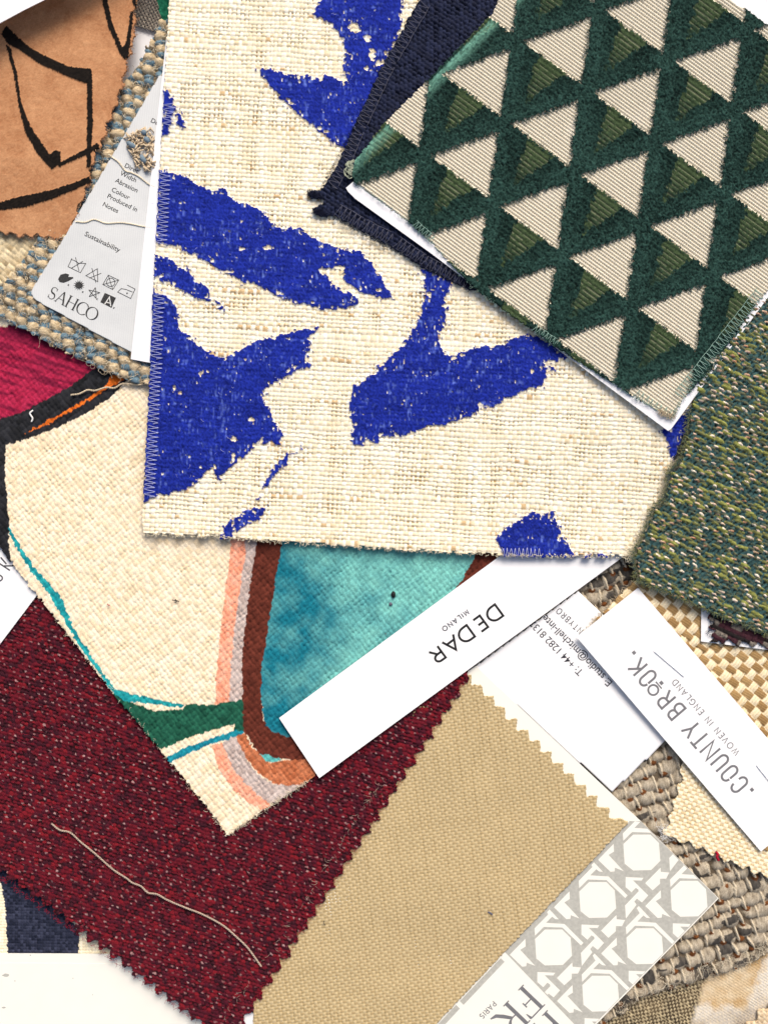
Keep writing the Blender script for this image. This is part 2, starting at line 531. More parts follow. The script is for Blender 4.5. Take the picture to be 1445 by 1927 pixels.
# ------------------------------------------------------------------ weaves
def weave(u, v, pu, pv, over, wu=.95, wv=.95, ru=3.0, rv=3.0, a=1.5, wob=.15, slub=.2, tw=.25, tp=3.0, seed=0, unev=0.0):
    if unev:
        u = u + unev * pu * (2 * vn(u / (pu * 2.3), 0 * v, seed + 11) - 1); v = v + unev * pv * (2 * vn(0 * u, v / (pv * 2.3), seed + 12) - 1)
    u2 = u + wob * pu * (2 * vn(u / (pu * 3), v / (pv * 7), seed) - 1)
    v2 = v + wob * pv * (2 * vn(u / (pu * 7), v / (pv * 3), seed + 1) - 1)
    i = np.floor(u2 / pu).astype(int); j = np.floor(v2 / pv).astype(int)
    fu = u2 / pu - i - .5; fv = v2 / pv - j - .5
    S = over(i, j); Sv = over(i, j + np.where(fv > 0, 1, -1)); Su = over(i + np.where(fu > 0, 1, -1), j)
    tv = (2 * np.abs(fv)) ** 2; tu = (2 * np.abs(fu)) ** 2
    Lw = S * (1 - tv) + (S + Sv) / 2 * tv
    Lf = -(S * (1 - tu) + (S + Su) / 2 * tu)
    ww = wu * (1 + slub * (2 * vn(i + .5, v / (pv * 2.5), seed + 2) - 1) + .5 * slub * (2 * hsh(i, 0, seed + 5) - 1))
    wf = wv * (1 + slub * (2 * vn(u / (pu * 2.5), j + .5, seed + 3) - 1) + .5 * slub * (2 * hsh(j, 0, seed + 6) - 1))
    pw = np.clip(1 - (2 * fu / ww) ** 2, 0, 1); pf = np.clip(1 - (2 * fv / wf) ** 2, 0, 1)
    Hw = np.where(pw > 0, ru * np.sqrt(pw) + a * Lw, -9) + tw * np.sin(2 * math.pi * (v2 / tp + fu * 1.3 + hsh(i, 0, seed + 7)))
    Hf = np.where(pf > 0, rv * np.sqrt(pf) + a * Lf, -9) + tw * np.sin(2 * math.pi * (u2 / tp + fv * 1.3 + hsh(j, 0, seed + 8)))
    top = Hw >= Hf
    return np.maximum(np.maximum(Hw, Hf) + a, 0), top, i, j, fu, fv

def lens(u, v, pu, pv, shift, off, ang, hl, hw, h, seed, jit=.12, ex=.5, sz=.2, ja=8, k=1):
    """one rounded yarn bump per lattice cell; returns height, cell ids and local coordinates"""
    best = np.full(u.shape, -9.0); bi = np.zeros(u.shape, int); bj = np.zeros(u.shape, int); bx = np.zeros(u.shape); by = np.zeros(u.shape)
    j0 = np.floor((v - off[1]) / pv).astype(int)
    for dj in range(-k, k + 1):
        j = j0 + dj
        sh = shift * j * pu + off[0]
        i0 = np.floor((u - sh) / pu).astype(int)
        for di in (-1, 0, 1):
            i = i0 + di
            h1 = hsh(i, j, seed); h2 = hsh(i, j, seed + 1); h3 = hsh(i, j, seed + 2)
            du = u - ((i + .5 + jit * (2 * h1 - 1)) * pu + sh); dv = v - ((j + .5 + jit * (2 * h2 - 1)) * pv + off[1])
            a = np.radians(ang + ja * (2 * h3 - 1)); ca_, sa_ = np.cos(a), np.sin(a)
            lx = du * ca_ + dv * sa_; ly = -du * sa_ + dv * ca_
            s_ = 1 + sz * (2 * hsh(i, j, seed + 3) - 1)
            t = np.clip(1 - (lx / (hl * s_)) ** 2 - (ly / (hw * s_)) ** 2, 0, 1)
            H = np.where(t > 0, h * (.7 + .3 * s_) * t ** ex, -9)
            m = H > best
            best = np.where(m, H, best); bi = np.where(m, i, bi); bj = np.where(m, j, bj); bx = np.where(m, lx, bx); by = np.where(m, ly, by)
    return best, bi, bj, bx, by

plain = lambda i, j: np.where((i + j) % 2 == 0, 1.0, -1.0)
basket2 = lambda i, j: np.where((i // 2 + j // 2) % 2 == 0, 1.0, -1.0)
twill = lambda i, j: np.where((i + j) % 4 < 2, 1.0, -1.0)

def mix(a, b, t):
    t = np.asarray(t)[..., None]
    return np.asarray(a) * (1 - t) + np.asarray(b) * t
def sel(m, a, b): return np.where(np.asarray(m)[..., None], a, b)

# ================================================================== SETTING
tb = prism('table_surface', [[(-1400, -1200), (2900, -1200), (2900, 3200), (-1400, 3200)]], -8.0, 8.0, M['table'])
tag(tb, kind='structure')

# ================================================================== BOTTOM LAYERS
# brown, ochre and grey sheer printed cloth, lower right
def f_sheer(u, v, X, Y):
    H, top, i, j, fu, fv = weave(u, v, 4.8, 4.8, plain, .86, .86, 1.6, 1.6, .8, .1, .2, .1, 3, 31)
    nz = fbm(X / 14, Y / 14, 5); n2 = fbm(X / 34, Y / 26, 8)
    ss = lambda d, w: np.clip(.5 + d / (2 * w), 0, 1)
    wd = ss((1330 - (Y - 1840) * .40) - X + 16 * (nz - .5), 5)
    wo = ss(1886 + (X - 1320) * .16 - Y + 30 * (nz - .5), 7) * ss(1440 - (Y - 1803) * .42 - X + 22 * (nz - .5), 6)
    wg = ss(Y - (1912 - (X - 1320) * .25) + 30 * (nz - .5), 14) * .7
    grey = mix(mix(lin(222, 213, 198), lin(244, 236, 222), nz), lin(164, 150, 134), np.clip(wg + 1.2 * (n2 - .6), 0, 1))
    och = mix(lin(202, 164, 112), lin(236, 218, 186), np.clip(2.2 * (n2 - .3), 0, 1))
    dark = mix(lin(54, 46, 35), lin(108, 93, 70), np.clip(2 * (n2 - .25), 0, 1))
    base = mix(mix(grey, och, wo), dark, wd)
    dot = np.clip(top * (.45 + .5 * hsh(i, j, 3)), 0, 1)
    base = mix(base * .82, lin(240, 220, 176), dot * (.30 + .34 * wd))
    return H, base
o = fabric('fabric_swatch', [(1080, 1960), (1180, 1830), (1445, 1755), (1515, 1740), (1515, 1997), (1080, 1997)], .1, 33, 1.5, f_sheer, M['weave_fine'])
tag(o, 'sheer cloth with blurred dark brown, ochre and grey patches, lower right corner', 'fabric swatch')

def f_tancorner(u, v, X, Y):
    H, top, i, j, fu, fv = weave(u, v, 7, 7, plain, .95, .95, 2, 2, 1, .12, .15, .2, 3, 33)
    return H, sel(top, lin(205, 180, 145), lin(225, 205, 172)) * (.85 + .3 * hsh(i, j, 2))[..., None]
o = fabric('fabric_swatch', [(1515, 1868), (1466, 1876), (1465, 1886), (1444, 1887), (1443, 1897), (1423, 1897), (1423, 1919), (1401, 1921), (1401, 1943), (1380, 1945), (1380, 1997), (1515, 1997)], 2.0, 40, 1.6, f_tancorner, M['weave_fine'])
tag(o, 'small tan cloth corner with zigzag cut edge lying on the sheer brown and grey cloth', 'fabric swatch')

# chunky grey-brown weave
def f_chunky(u, v, X, Y):
    u = u + 4 * (2 * vn(u / 60, v / 50, 40) - 1); v = v + 4 * (2 * vn(u / 45, v / 40, 41) - 1)
    pu, pv = 31.0, 26.0
    H1, i, j, x, y = lens(u, v, pu, pv, .5, (0, 0), -8, 16.0, 13.8, 11.0, 42, .15, .5, .2, 16)
    n1 = fbm(x / 9 + 7 * hsh(i, j, 46), y / 5, 47)
    ply = np.sin(2 * math.pi * (x / 5.2 + y * .10 * (1 + .5 * hsh(i, j, 45)) + .8 * vn(u / 8, v / 8, 43)))
    fi = .6 * vn((x + y * .5) / 2.8, (y - x * .4) / 9, 39) + .4 * vn((x + y * .5) / 5, (y - x * .4) / 14, 38)
    colr = mix(lin(110, 98, 82), lin(202, 190, 168), np.clip(-.15 + .55 * n1 + .12 * ply + .75 * fi, 0, 1))
    blk = (vn(u / 24, v / 13, 48) + .25 * (hsh(i, j, 49) - .5)) > .75
    colr = sel(blk, mix(lin(38, 37, 38), lin(98, 92, 84), fi), colr)
    H = np.maximum(H1 + .45 * ply + .8 * fi, 1 + 2 * vn(u / 4, v / 4, 50))
    colr = sel(H1 < 1, mix(lin(60, 52, 44), lin(120, 106, 88), fi), colr)
    # rust thread in the corners
    H3, i3, j3, x3, y3 = lens(u, v, pu, pv, .5, (pu * .5 + 2, pv * .47), -15, 6.5, 4.6, 9.0, 53, .12, .5, .25)
    ok = (hsh(i3, j3, 55) < .72) & (H3 > H - 2.5)
    H = np.where(ok, np.maximum(H, H3 + 1.2), H)
    colr = sel(ok, mix(lin(72, 38, 14), lin(122, 74, 36), hsh(i3, j3, 57) * .5 + .5 * fi), colr)
    # pale binding threads between the bumps of a row
    H2, i2, j2, x2, y2 = lens(u, v, pu, pv, .5, (pu * .5, -1), 88, 16.0, 3.4, 12.2, 51, .10, .4, .15, 9)
    strand = np.cos(y2 * 2.3) + .6 * np.sin(x2 * 1.1 + y2 * 1.5)
    ok = (H2 > 0)
    H = np.where(ok, np.maximum(H2 + .45 * strand, H), H)
    colr = sel(ok & (H2 + 1 > H), mix(lin(168, 152, 126), lin(222, 210, 186), np.clip(.55 + .35 * strand, 0, 1)), colr)
    return np.maximum(H, 0) + .6, colr
chz = 0.7
t = thing('woven_swatch', 'chunky grey brown cloth with thick yarn bumps, pale binding threads and rust flecks', 'fabric swatch', (1290, 1740), chz)
QP = [(1000, 1040), (1250, 1040), (1515, 1500), (1515, 1765), (1445, 1789), (1410, 1808), (1339, 1832), (1291, 1849), (1207, 1875), (1150, 1912), (1105, 1950), (1000, 1500)]
fabric('woven_cloth', QP, chz, -17, 1.7, f_chunky, M['wool'], t, jit=3, jscale=6)
rg = random.Random(5)
edge = [(1445, 1789), (1410, 1808), (1339, 1832), (1291, 1849), (1207, 1875), (1150, 1912)]
def on_edge(E, inset=8, rg=rg):
    k = rg.randrange(len(E) - 1); f = rg.random()
    return (E[k][0] * (1 - f) + E[k + 1][0] * f + rg.uniform(-2, 2), E[k][1] * (1 - f) + E[k + 1][1] * f - rg.uniform(0, inset))
tubes('loose_fibre', fuzz(rg, 300, lambda: on_edge(edge, 16), 20, 3.2, .8, 1.1, .3, 1.5), M['t_brown'], t, 3, 'stuff')
tubes('loose_fibre', fuzz(rg, 120, lambda: on_edge(edge, 26), 18, 4.0, .8, 1.1, .3, 1.5), M['t_cream'], t, 3, 'stuff')

# cream oxford swatch under the label
def f_oxford(u, v, X, Y):
    over = lambda i, j: np.where((i + j) % 2 == 0, 1.0, -1.0)
    H, top, i, j, fu, fv = weave(u, v, 7.6, 6.8, over, .98, .8, 2.2, 1.5, 1.0, .07, .12, .15, 3, 60)
    return H, sel(top, lin(246, 232, 200), lin(214, 190, 146)) * (.93 + .12 * hsh(i, j, 61))[..., None]
OX = [(1285, 1430), (1277, 1448), (1284, 1468), (1270, 1479), (1275, 1496), (1262, 1506), (1266, 1525), (1254, 1535), (1260, 1550), (1243, 1563), (1247, 1572), (1268, 1577), (1280, 1588), (1295, 1583), (1307, 1598), (1322, 1595), (1336, 1611), (1349, 1606), (1362, 1624), (1373, 1618), (1395, 1636), (1407, 1631), (1416, 1648), (1428, 1641), (1445, 1656), (1460, 1652), (1478, 1672), (1515, 1690), (1515, 1500), (1320, 1400)]
t = thing('canvas_swatch', 'cream canvas swatch with zigzag cut edge poking out below the stapled name label', 'fabric swatch', (1350, 1560), 4.9)
fabric('woven_cloth', OX, 4.9, 17, 1.5, f_oxford, M['weave_fine'], t, jit=.8, jscale=3)
tubes('loose_fibre', fuzz(random.Random(8), 90, lambda: (1252 + rg.gauss(0, 7), 1568 + rg.gauss(0, 6)), 16, 5.0, 1, None, .3, 3), M['t_white'], t, 3, 'stuff')

# striped cloth in its cream card, lower left
def f_stripe(u, v, X, Y):
    H, top, i, j, fu, fv = weave(u, v, 5.3, 5.6, plain, .92, .92, 1.8, 1.8, .9, .06, .15, .15, 3, 65)
    Xi = X + 1.6 * (2 * vn(Y / 3, X * 0, 66) - 1)
    nav = inpoly(Xi, Y, [(-80, 1640), (-10, 1640), (5, 1663), (12, 1713), (17, 1800), (149, 1800), (151, 1753), (135, 1730), (60, 1560), (-80, 1560)])
    cn = mix(lin(24, 29, 46), lin(56, 60, 80), hsh(i, j, 67)) * sel(top, 1.15, .85)
    cc = mix(lin(240, 226, 190), lin(252, 244, 220), hsh(i, j, 68))
    return H, sel(nav, cn, cc)
t = thing('striped_swatch', 'navy and cream striped swatch held by a cream card in the lower left corner', 'fabric swatch', (100, 1800), .5)
fabric('woven_cloth', [(-70, 1560), (60, 1600), (260, 1740), (260, 1830), (-70, 1830)], .6, 1, 1.5, f_stripe, M['weave'], t)
prism('mount_card', [[(-140, 1793), (230, 1794.5), (520, 1796), (520, 2120), (-140, 2120)]], 1.9, .5, M['paper_warm'], t)
prism('front_sheet', [[(-140, 1811.5), (230, 1813), (520, 1814.5), (520, 2118), (-140, 2118)]], 2.4, .12, M['paper_warm'], t)
ik = Ink()
for (cx, cy, rx, ry, sd) in ((12, 1835, 7, 3, 1), (8, 1896, 4, 1.6, 2), (58, 1797.5, 1.2, 1.4, 3), (29, 1846, 1.2, 1.2, 4), (138, 1841, 1, 1, 5), (175, 1872, 1, 1, 6)):
    rr = random.Random(sd)
    ik = Ink()
    ik.put((cx, cy), 0, [[(rx * math.cos(a) * rr.uniform(.7, 1.2), ry * math.sin(a) * rr.uniform(.7, 1.2)) for a in np.linspace(0, 2 * math.pi, 11)[:-1]]])
    ik.build('scuff_mark', 2.52 if cy > 1815 else 2.4, M['print_grey'], t)

# white card with phone and mail lines
def z_contact(X, Y):
    d = np.clip(((X - 1085) * .70 - (Y - 1200) * .70) * 1.0, 0, None)     # towards the upper right tip
    return 5.5 + .004 * d + .0001 * d * d
def f_paper(u, v, X, Y):
    return np.full(u.shape, 1.2), np.broadcast_to(np.array([.86, .86, .865]), u.shape + (3,))
t = thing('contact_card', 'white card printed with a phone number and a mail address, tucked under the name label', 'card', (1110, 1300), 5.5)
fabric('card', [(1088, 1109), (1319, 1331), (1151, 1492), (890, 1255)], z_contact, 43.3, 3.0, f_paper, M['paper'], t, wave=0)
zc = lambda X, Y: z_contact(X, Y) + .34
font_text('printed_line', 'T: +44 1282 8132', (1098, 1264), 226, 13.6, zc, M['ink_dark'], t, .97, .006)
font_text('printed_line', 'E: studio@mitchell-inte', (1153, 1284), 225.4, 14.2, zc, M['ink_dark'], t, 0.93, .010)
ik = Ink()
ik.text('NTYBRO', (1097, 1185), 223, 11.0, 1.5, .42, .80)
ik.build('printed_line', zc, M['ink_dark'], t)

# beige checked basket weave
def f_checker(u, v, X, Y):
    H, top, i, j, fu, fv = weave(u, v, 17.5, 16.5, plain, .86, 1.0, 3.8, 3.4, 1.5, .2, .28, .0, 5, 70)
    st_w = np.sin(2 * math.pi * (fu * 3.1 + .4 * vn(v / 6, i, 71))) * .35
    st_f = np.sin(2 * math.pi * (fv * 3.6 + u / 26 + hsh(j, 0, 72))) * .4
    H = H + np.where(top, st_w, st_f)
    cw = mix(lin(228, 204, 160), lin(250, 236, 204), np.clip(.5 + st_w + .4 * (hsh(i, j, 73) - .5), 0, 1))
    cf = mix(lin(140, 108, 66), lin(186, 154, 106), np.clip(.45 + st_f * .8 + .5 * (hsh(i, j, 74) - .5), 0, 1))
    # thin cream lines between the rows
    ln = (np.abs(fv) > .44)
    return H, sel(top | ln, cw, cf)
NP = [(1200, 1075), (1193, 1092), (1160, 1122), (1146, 1140), (1132, 1152), (1136, 1160), (1119, 1160), (1122, 1173), (1108, 1176), (1110, 1188), (1095, 1194), (1120, 1225), (1433, 1601), (1446, 1598), (1515, 1560), (1515, 1060), (1260, 1040)]
t = thing('basket_weave_swatch', 'beige and cream checked basket weave swatch showing right of the stapled name label', 'fabric swatch', (1370, 1290), 6.0)
z_bas = lambda X, Y: 6.2 - .006 * np.clip(np.asarray(X, float) - 1130, 0, 250)
fabric('woven_cloth', NP, z_bas, 40, 1.6, f_checker, M['weave'], t, jit=1.5, jscale=4)
rg2 = random.Random(11)
tubes('loose_fibre', fuzz(rg2, 110, lambda: on_edge([(1193, 1095), (1132, 1158), (1100, 1194)], 2, rg2), 11, 6.5, .7, math.radians(225), .35, 1.0), M['t_beige'], t, 3, 'stuff')

# plum tufted swatch on white card
t = thing('plum_swatch', 'black, grey and plum tufted swatch on a white card below the green tweed', 'fabric swatch', (1400, 1180), 7.6)
prism('mount_card', [[(1319, 1090), (1318, 1207), (1445, 1223), (1560, 1237.5), (1560, 1090)]], 7.5, .35, M['paper'], t)
def f_plum(u, v, X, Y):
    H, top, i, j, fu, fv = weave(u, v, 11, 9, twill, .98, .98, 3.2, 3.2, 1.2, .3, .3, .5, 4, 80)
    r = hsh(i // 2, j, 81)
    c = sel(r < .42, lin(34, 28, 28), sel(r < .70, lin(122, 114, 104), lin(66, 36, 44)))
    return H, c * (.7 + .6 * vn(u / 3, v / 5, 82))[..., None]
fabric('woven_cloth', [(1345, 1120), (1331, 1163), (1340, 1172), (1329, 1180), (1343, 1188), (1333, 1196), (1343, 1201), (1330, 1207), (1352, 1207), (1360, 1213), (1371, 1203), (1387, 1217), (1397, 1206), (1413, 1219), (1426, 1208), (1441, 1223), (1456, 1212), (1515, 1230), (1515, 1110)], 7.9, 25, 1.5, f_plum, M['wool'], t, jit=1.8, jscale=4)
tubes('loose_fibre', fuzz(random.Random(3), 90, lambda: on_edge([(1345, 1150), (1333, 1195), (1440, 1215)], 4, rg2), 9, 8.8, 3, None, .35, 1.5), M['t_black'], t, 3, 'stuff')

# name label with staples (right)
CBL = [(1199.5, 1106), (1084, 1198.5), (1430.5, 1602), (1546, 1509)]
lz = 9.2
t = thing('name_label', 'white stapled label with large grey lettering on checked weave', 'label', (1310, 1350), lz, 'stapled name labels')
z_lab = lambda X, Y: lz - .006 * (np.asarray(X, float) - 1130)
prism('card', [CBL], z_lab, .35, M['paper'], t)
zt = lambda X, Y: z_lab(X, Y) + .35
A_CB = 229.3
def along(p, ang, d, e=0):
    c, s = math.cos(math.radians(ang)), math.sin(math.radians(ang))
    return (p[0] + c * d + s * e, p[1] + s * d - c * e)
ik = Ink()
def narrow_word(ik, chars, size, w, ang):
    """chars: list of (letter, px position of glyph's base-left)"""
    for ch, pos in chars:
        ik.text(ch, pos, ang, size, w, 0, .92, True)
B0 = (1414.2, 1478.3)            # start of the base line (before the C)
pos = {'.a': -9, 'C': 9, 'O1': 37, 'U': 64, 'N': 92, 'T': 120.5, 'Y': 146, 'B': 192, 'R': 220.5, 'o': 248, 'O2': 273, 'K': 302, '.b': 331}
for key, d in pos.items():
    ch = key[0]
    if ch == '.':
        ik.put(along(B0, A_CB, d, 2 if key == '.a' else 2), A_CB, [[(0, 0), (6.5, 0), (6.5, 6.5), (0, 6.5)]])
    elif ch == 'o':
        ik.put(along(B0, A_CB, d, 14), A_CB, ribbon([(x * 20, y * 19) for x, y in GL['O'][1][0]], 3.7))
        ik.put(along(B0, A_CB, d, 0), A_CB, [[(6, 0), (13, 0), (13, 6.5), (6, 6.5)]])
        ik.put(along(B0, A_CB, d, 0), A_CB, [[(1, 8.4), (18, 8.4), (18, 11.2), (1, 11.2)]])
    else:
        ik.text(ch, along(B0, A_CB, d), A_CB, 34, 4.3, 0, .88 if ch in 'OCU' else .8, True)
ik.build('printed_name', zt, M['ink_grey'], t)
ik = Ink()
ik.text('WOVEN IN ENGLAND', (1391, 1415), A_CB - .3, 11.2, 1.7, .43, .92)
ik.build('printed_line', zt, M['ink_grey'], t)
for (p, q) in (((1230, 1225), (1286, 1273)), ((1423, 1440), (1470, 1500))):
    st = []
    d = np.array(q, float) - np.array(p, float); d /= np.hypot(*d)
    zs_ = float(zt(p[0], p[1])); ze_ = float(zt(q[0], q[1]))
    path = [(p[0], p[1], zs_ - .1), (p[0] + d[0], p[1] + d[1], zs_ + .24), (p[0] + d[0] * 3, p[1] + d[1] * 3, zs_ + .28), (q[0] - d[0] * 3, q[1] - d[1] * 3, ze_ + .28), (q[0] - d[0], q[1] - d[1], ze_ + .24), (q[0], q[1], ze_ - .1)]
    tubes('staple', [(path, 1.45)], M['steel'], t, 8)

# ================================================================== LOWER MIDDLE: tan swatch on its patterned card, red wool
zm = 6.2
t = thing('tan_swatch', 'plain tan canvas swatch mounted on a cream card with a grey cane lattice print', 'fabric swatch', (850, 1620), zm)
MOUNT = [(895, 1253), (1205, 1545), (1351, 1690), (1060, 1990), (600, 1990), (600, 1450)]
prism('mount_card', [MOUNT], zm, .4, M['paper_warm'], t)
mz = zm + .4
# cane panel: grey sheet, cream shapes on it
PAN = [(1189, 1537), (1205, 1546), (1349, 1690), (1100, 1947), (953, 1795.5), (900, 1740)]
PANC = [(1200, 1541), (1349.5, 1690), (1100, 1947), (953, 1796), (880, 1720), (1110, 1480)]
def cz(p): return (1050 + p[0] / 4.76, 1600 + p[1] / 4.76)
SH = {
 'oct': [(275, 285), (430, 285), (505, 360), (518, 520), (435, 603), (275, 607), (198, 545), (187, 370)],
 'roof': [(187, 340), (182, 275), (305, 150), (280, 105), (297, 85), (345, 135), (400, 195), (365, 190), (340, 170), (285, 225), (450, 235), (620, 405), (598, 428), (432, 268), (265, 262)],
 'flag': [(356, 86), (495, -57), (498, 12), (450, 42), (585, 187), (507, 157), (503, 190), (467, 193)],
 'zig': [(602, 240), (762, 247), (745, 272), (668, 270), (805, 405), (748, 468), (703, 433), (680, 460), (700, 488), (605, 612), (597, 495), (718, 368), (716, 352), (692, 337), (655, 377), (602, 330)],
 'arrow': [(382, 720), (520, 580), (522, 618), (597, 625), (570, 680), (515, 680), (515, 725), (448, 785)],
}
PANEL_CLIP = [(1201, 1542), (1349.5, 1689.5), (1100, 1946), (954, 1796), (1186, 1552), (1190, 1548)]
g = prism('cane_print', [[(1184, 1545), (1205, 1545.5), (1349.8, 1690), (1099, 1947), (953, 1795), (948, 1790)],
                         [(949, 1810), (942, 1803), (865, 1884), (872, 1891)], [(865, 1898), (858, 1891), (780, 1975), (787, 1982)]], mz + .03, 0, M['print_grey'], t, .002)
shapes = []
for a in range(-5, 6):
    for b in range(-5, 6):
        for k, p in SH.items():
            q = [cz((x - 395 * a + 422 * b, y + 425 * a + 414 * b)) for x, y in p]
            # keep the cream shapes inside the printed panel (it is a quadrilateral)
            if len(q) > 2: q = clip_convex(q, [(1190, 1545), (1205, 1547), (1348, 1690), (1100, 1945), (955, 1795)])
            if len(q) > 2: shapes.append(q)
prism('cane_print', shapes, mz + .055, 0, M['paper_warm'], t, .0003)
ik = Ink()
A_PF = 133.8
ik.text('PARIS', (927, 1884), A_PF, 9.5, 1.6, .33, .95)
def serif(ik, ch, org, ang, s):
    th, tn, sf = .13 * s, .045 * s, .042 * s
    def R(pts, w): ik.put(org, ang, ribbon([(x * s, y * s) for x, y in pts], w if np.isscalar(w) else [q for q in w]))
    def sv(x, y, hw=.13): R([(x - hw, y), (x + hw, y)], sf)
    def arcw(cx, cy, rx, ry, a0, a1, n=26, thick=th, thin=tn):
        pts = arc(cx, cy, rx, ry, a0, a1, n)
        ws = [thin + (thick - thin) * abs(math.cos(math.radians(a0 + (a1 - a0) * k / n))) ** 1.5 for k in range(n + 1)]
        R(pts, ws)
    if ch in 'FEP':
        R([(.12, 0), (.12, 1)], th); sv(.12, .015); sv(.1, .985)
    if ch == 'F' or ch == 'E':
        R([(.12, .98), (.62, .98)], tn); R([(.62, .99), (.64, .76)], [tn * 2.2, tn * .6]); R([(.12, .52), (.46, .52)], tn); R([(.46, .62), (.46, .42)], tn * 1.1)
        if ch == 'E': R([(.12, .02), (.64, .02)], tn); R([(.64, .01), (.68, .26)], [tn * 2.2, tn * .6])
    if ch == 'P': R([(.12, .98), (.3, .98)], tn); R([(.12, .47), (.3, .47)], tn); arcw(.3, .725, .3, .255, 90, -90)
    if ch == 'R':
        R([(.12, 0), (.12, 1)], th); sv(.12, .015); sv(.1, .985)
        R([(.12, .98), (.3, .98)], tn); R([(.12, .5), (.34, .5)], tn); arcw(.3, .74, .28, .24, 90, -90)
        R([(.33, .5), (.5, .25), (.66, .06), (.86, 0)], [th * .8, th, th * .9, tn])
    if ch == 'I': R([(.12, 0), (.12, 1)], th); sv(.12, .015); sv(.12, .985)
    if ch == 'H': R([(.12, 0), (.12, 1)], th); R([(.72, 0), (.72, 1)], th); R([(.12, .51), (.72, .51)], tn); [sv(x, y) for x in (.12, .72) for y in (.015, .985)]
    if ch == 'A': R([(.08, 0), (.42, 1)], tn * 1.3); R([(.42, 1), (.78, 0)], th); R([(.2, .35), (.64, .35)], tn); sv(.08, .015, .11); sv(.78, .015, .13)
    if ch == 'O': arcw(.47, .5, .45, .5, 0, 360, 40)
    if ch == 'C': arcw(.47, .5, .45, .5, 40, 320, 34); R([(.82, .83), (.83, .62)], tn); 
    if ch == 'S':
        pts = arc(.3, .74, .22, .25, 25, 270, 16) + arc(.3, .25, .24, .25, 90, -155, 16)
        n = len(pts); ws = [tn + (th - tn) * math.exp(-((k / (n - 1) - .5) / .22) ** 2) for k in range(n)]
        R(pts, ws); R([(.5, .98), (.5, .76)], tn); R([(.07, .02), (.07, .28)], tn)
serif(ik, 'F', (984, 1853), A_PF, 56)
serif(ik, 'R', (956, 1883), A_PF, 56)
serif(ik, 'P', (1029, 1901), A_PF, 56)
serif(ik, 'I', (1005, 1925), A_PF, 56)
ik.build('printed_name', mz, M['ink_grey'], t)
def f_tan(u, v, X, Y):
    H, top, i, j, fu, fv = weave(u, v, 6.8, 5.8, plain, .98, .90, 1.9, 1.6, .8, .07, .12, .12, 3, 90)
    b = .94 + .08 * fbm(X / 60, Y / 60, 92) + .06 * (hsh(i, j, 93) - .5)
    return H, sel(top, lin(199, 179, 138), lin(176, 154, 112)) * b[..., None]
TAN = [(888, 1268)] + [q for q in pink((1168, 1540), (886, 1268), 30, 13, 4)][::-1] + [(1180, 1545), (1182, 1548), (949, 1792), (820, 1928), (750, 1997), (476, 1997), (476, 1880), (560, 1700), (800, 1300)]
fabric('woven_cloth', TAN, mz, -8, 1.45, f_tan, M['weave_fine'], t, jit=.8, jscale=3, wave=6)

# red wool
zr = 7.6
def z_red(X, Y): return zr - .0042 * np.clip(430 - X, 0, 700)
def f_red(u, v, X, Y):
    u = u + 1.6 * (2 * vn(u / 14, v / 14, 98) - 1); v = v + 1.6 * (2 * vn(u / 14, v / 14, 99) - 1)
    H, i, j, x, y = lens(u, v, 8.4, 7.0, .5, (0, 0), 10, 5.0, 3.9, 4.2, 100, .14, .5, .25, 22)
    r = hsh(i, j, 101); f = vn(x / 1.3 + 9 * r, y / 2.2, 103)
    c = sel(r < .50, lin(95, 15, 30), sel(r < .72, lin(72, 14, 30), sel(r < .90, lin(54, 13, 26), lin(112, 18, 30))))
    c = c * (.7 + .6 * f)[..., None]
    c = sel(H < .3, lin(44, 9, 18), c)
    H = np.maximum(H, 0) + .7 * f
    H2, i2, j2, x2, y2 = lens(u, v, 13.0, 11.0, .5, (4, 3), 4, 3.6, 1.8, 5.0, 104, .22, .5, .25, 18)
    ok = (H2 > 0) & (hsh(i2, j2, 107) < .72)
    pale = hsh(i2, j2, 108)
    H = np.where(ok, np.maximum(H, H2), H)
    c = sel(ok & (H2 >= H), mix(lin(112, 50, 56), lin(172, 140, 138), pale), c)
    return H, c
RED = pink((881, 1264), (427, 1959), 30.8, 12, 7)[0:] + pink((421, 1949), (-72, 1572), 27.5, 13, 8) + [(-75, 1150), (100, 1050), (800, 1190)]
def orient(poly, inside):  # make sure teeth stick outwards: nothing to do, kept for clarity
    return poly
t = thing('wool_swatch', 'dark red flecked wool swatch with zigzag edges beside the tan canvas', 'fabric swatch', (430, 1600), zr - 1)
fabric('woven_cloth', RED, z_red, 17, 1.55, f_red, M['wool'], t, jit=1.2, jscale=4, wave=5)
prism('mount_card', [[(430, 1790), (500, 1790), (482, 1990), (425, 1990)]], 5.6, .35, M['paper'], t)
rg3 = random.Random(21)
tubes('loose_fibre', fuzz(rg3, 260, lambda: (rg3.uniform(20, 860), rg3.uniform(1250, 1900)) , 16, 8.6, 3, None, .22, 2.2)[:0] + [f for f in fuzz(rg3, 700, lambda: (rg3.uniform(0, 860), rg3.uniform(1180, 1910)), 15, 8.9, 3, None, .22, 2.2) if inpoly(np.array([f[0][:, 0].mean()]), np.array([f[0][:, 1].mean()]), RED)[0]], M['t_red'], t, 3, 'stuff')
tubes('loose_fibre', [f for f in fuzz(rg3, 420, lambda: on_edge([(880, 1275), (480, 1888)], 6, rg3), 9, 8.4, 3, None, .28, 1.5)] + [f for f in fuzz(rg3, 260, lambda: on_edge([(0, 1652), (400, 1945)], 4, rg3), 9, 6.4, 3, None, .28, 1.5)], M['t_red'], t, 3, 'stuff')

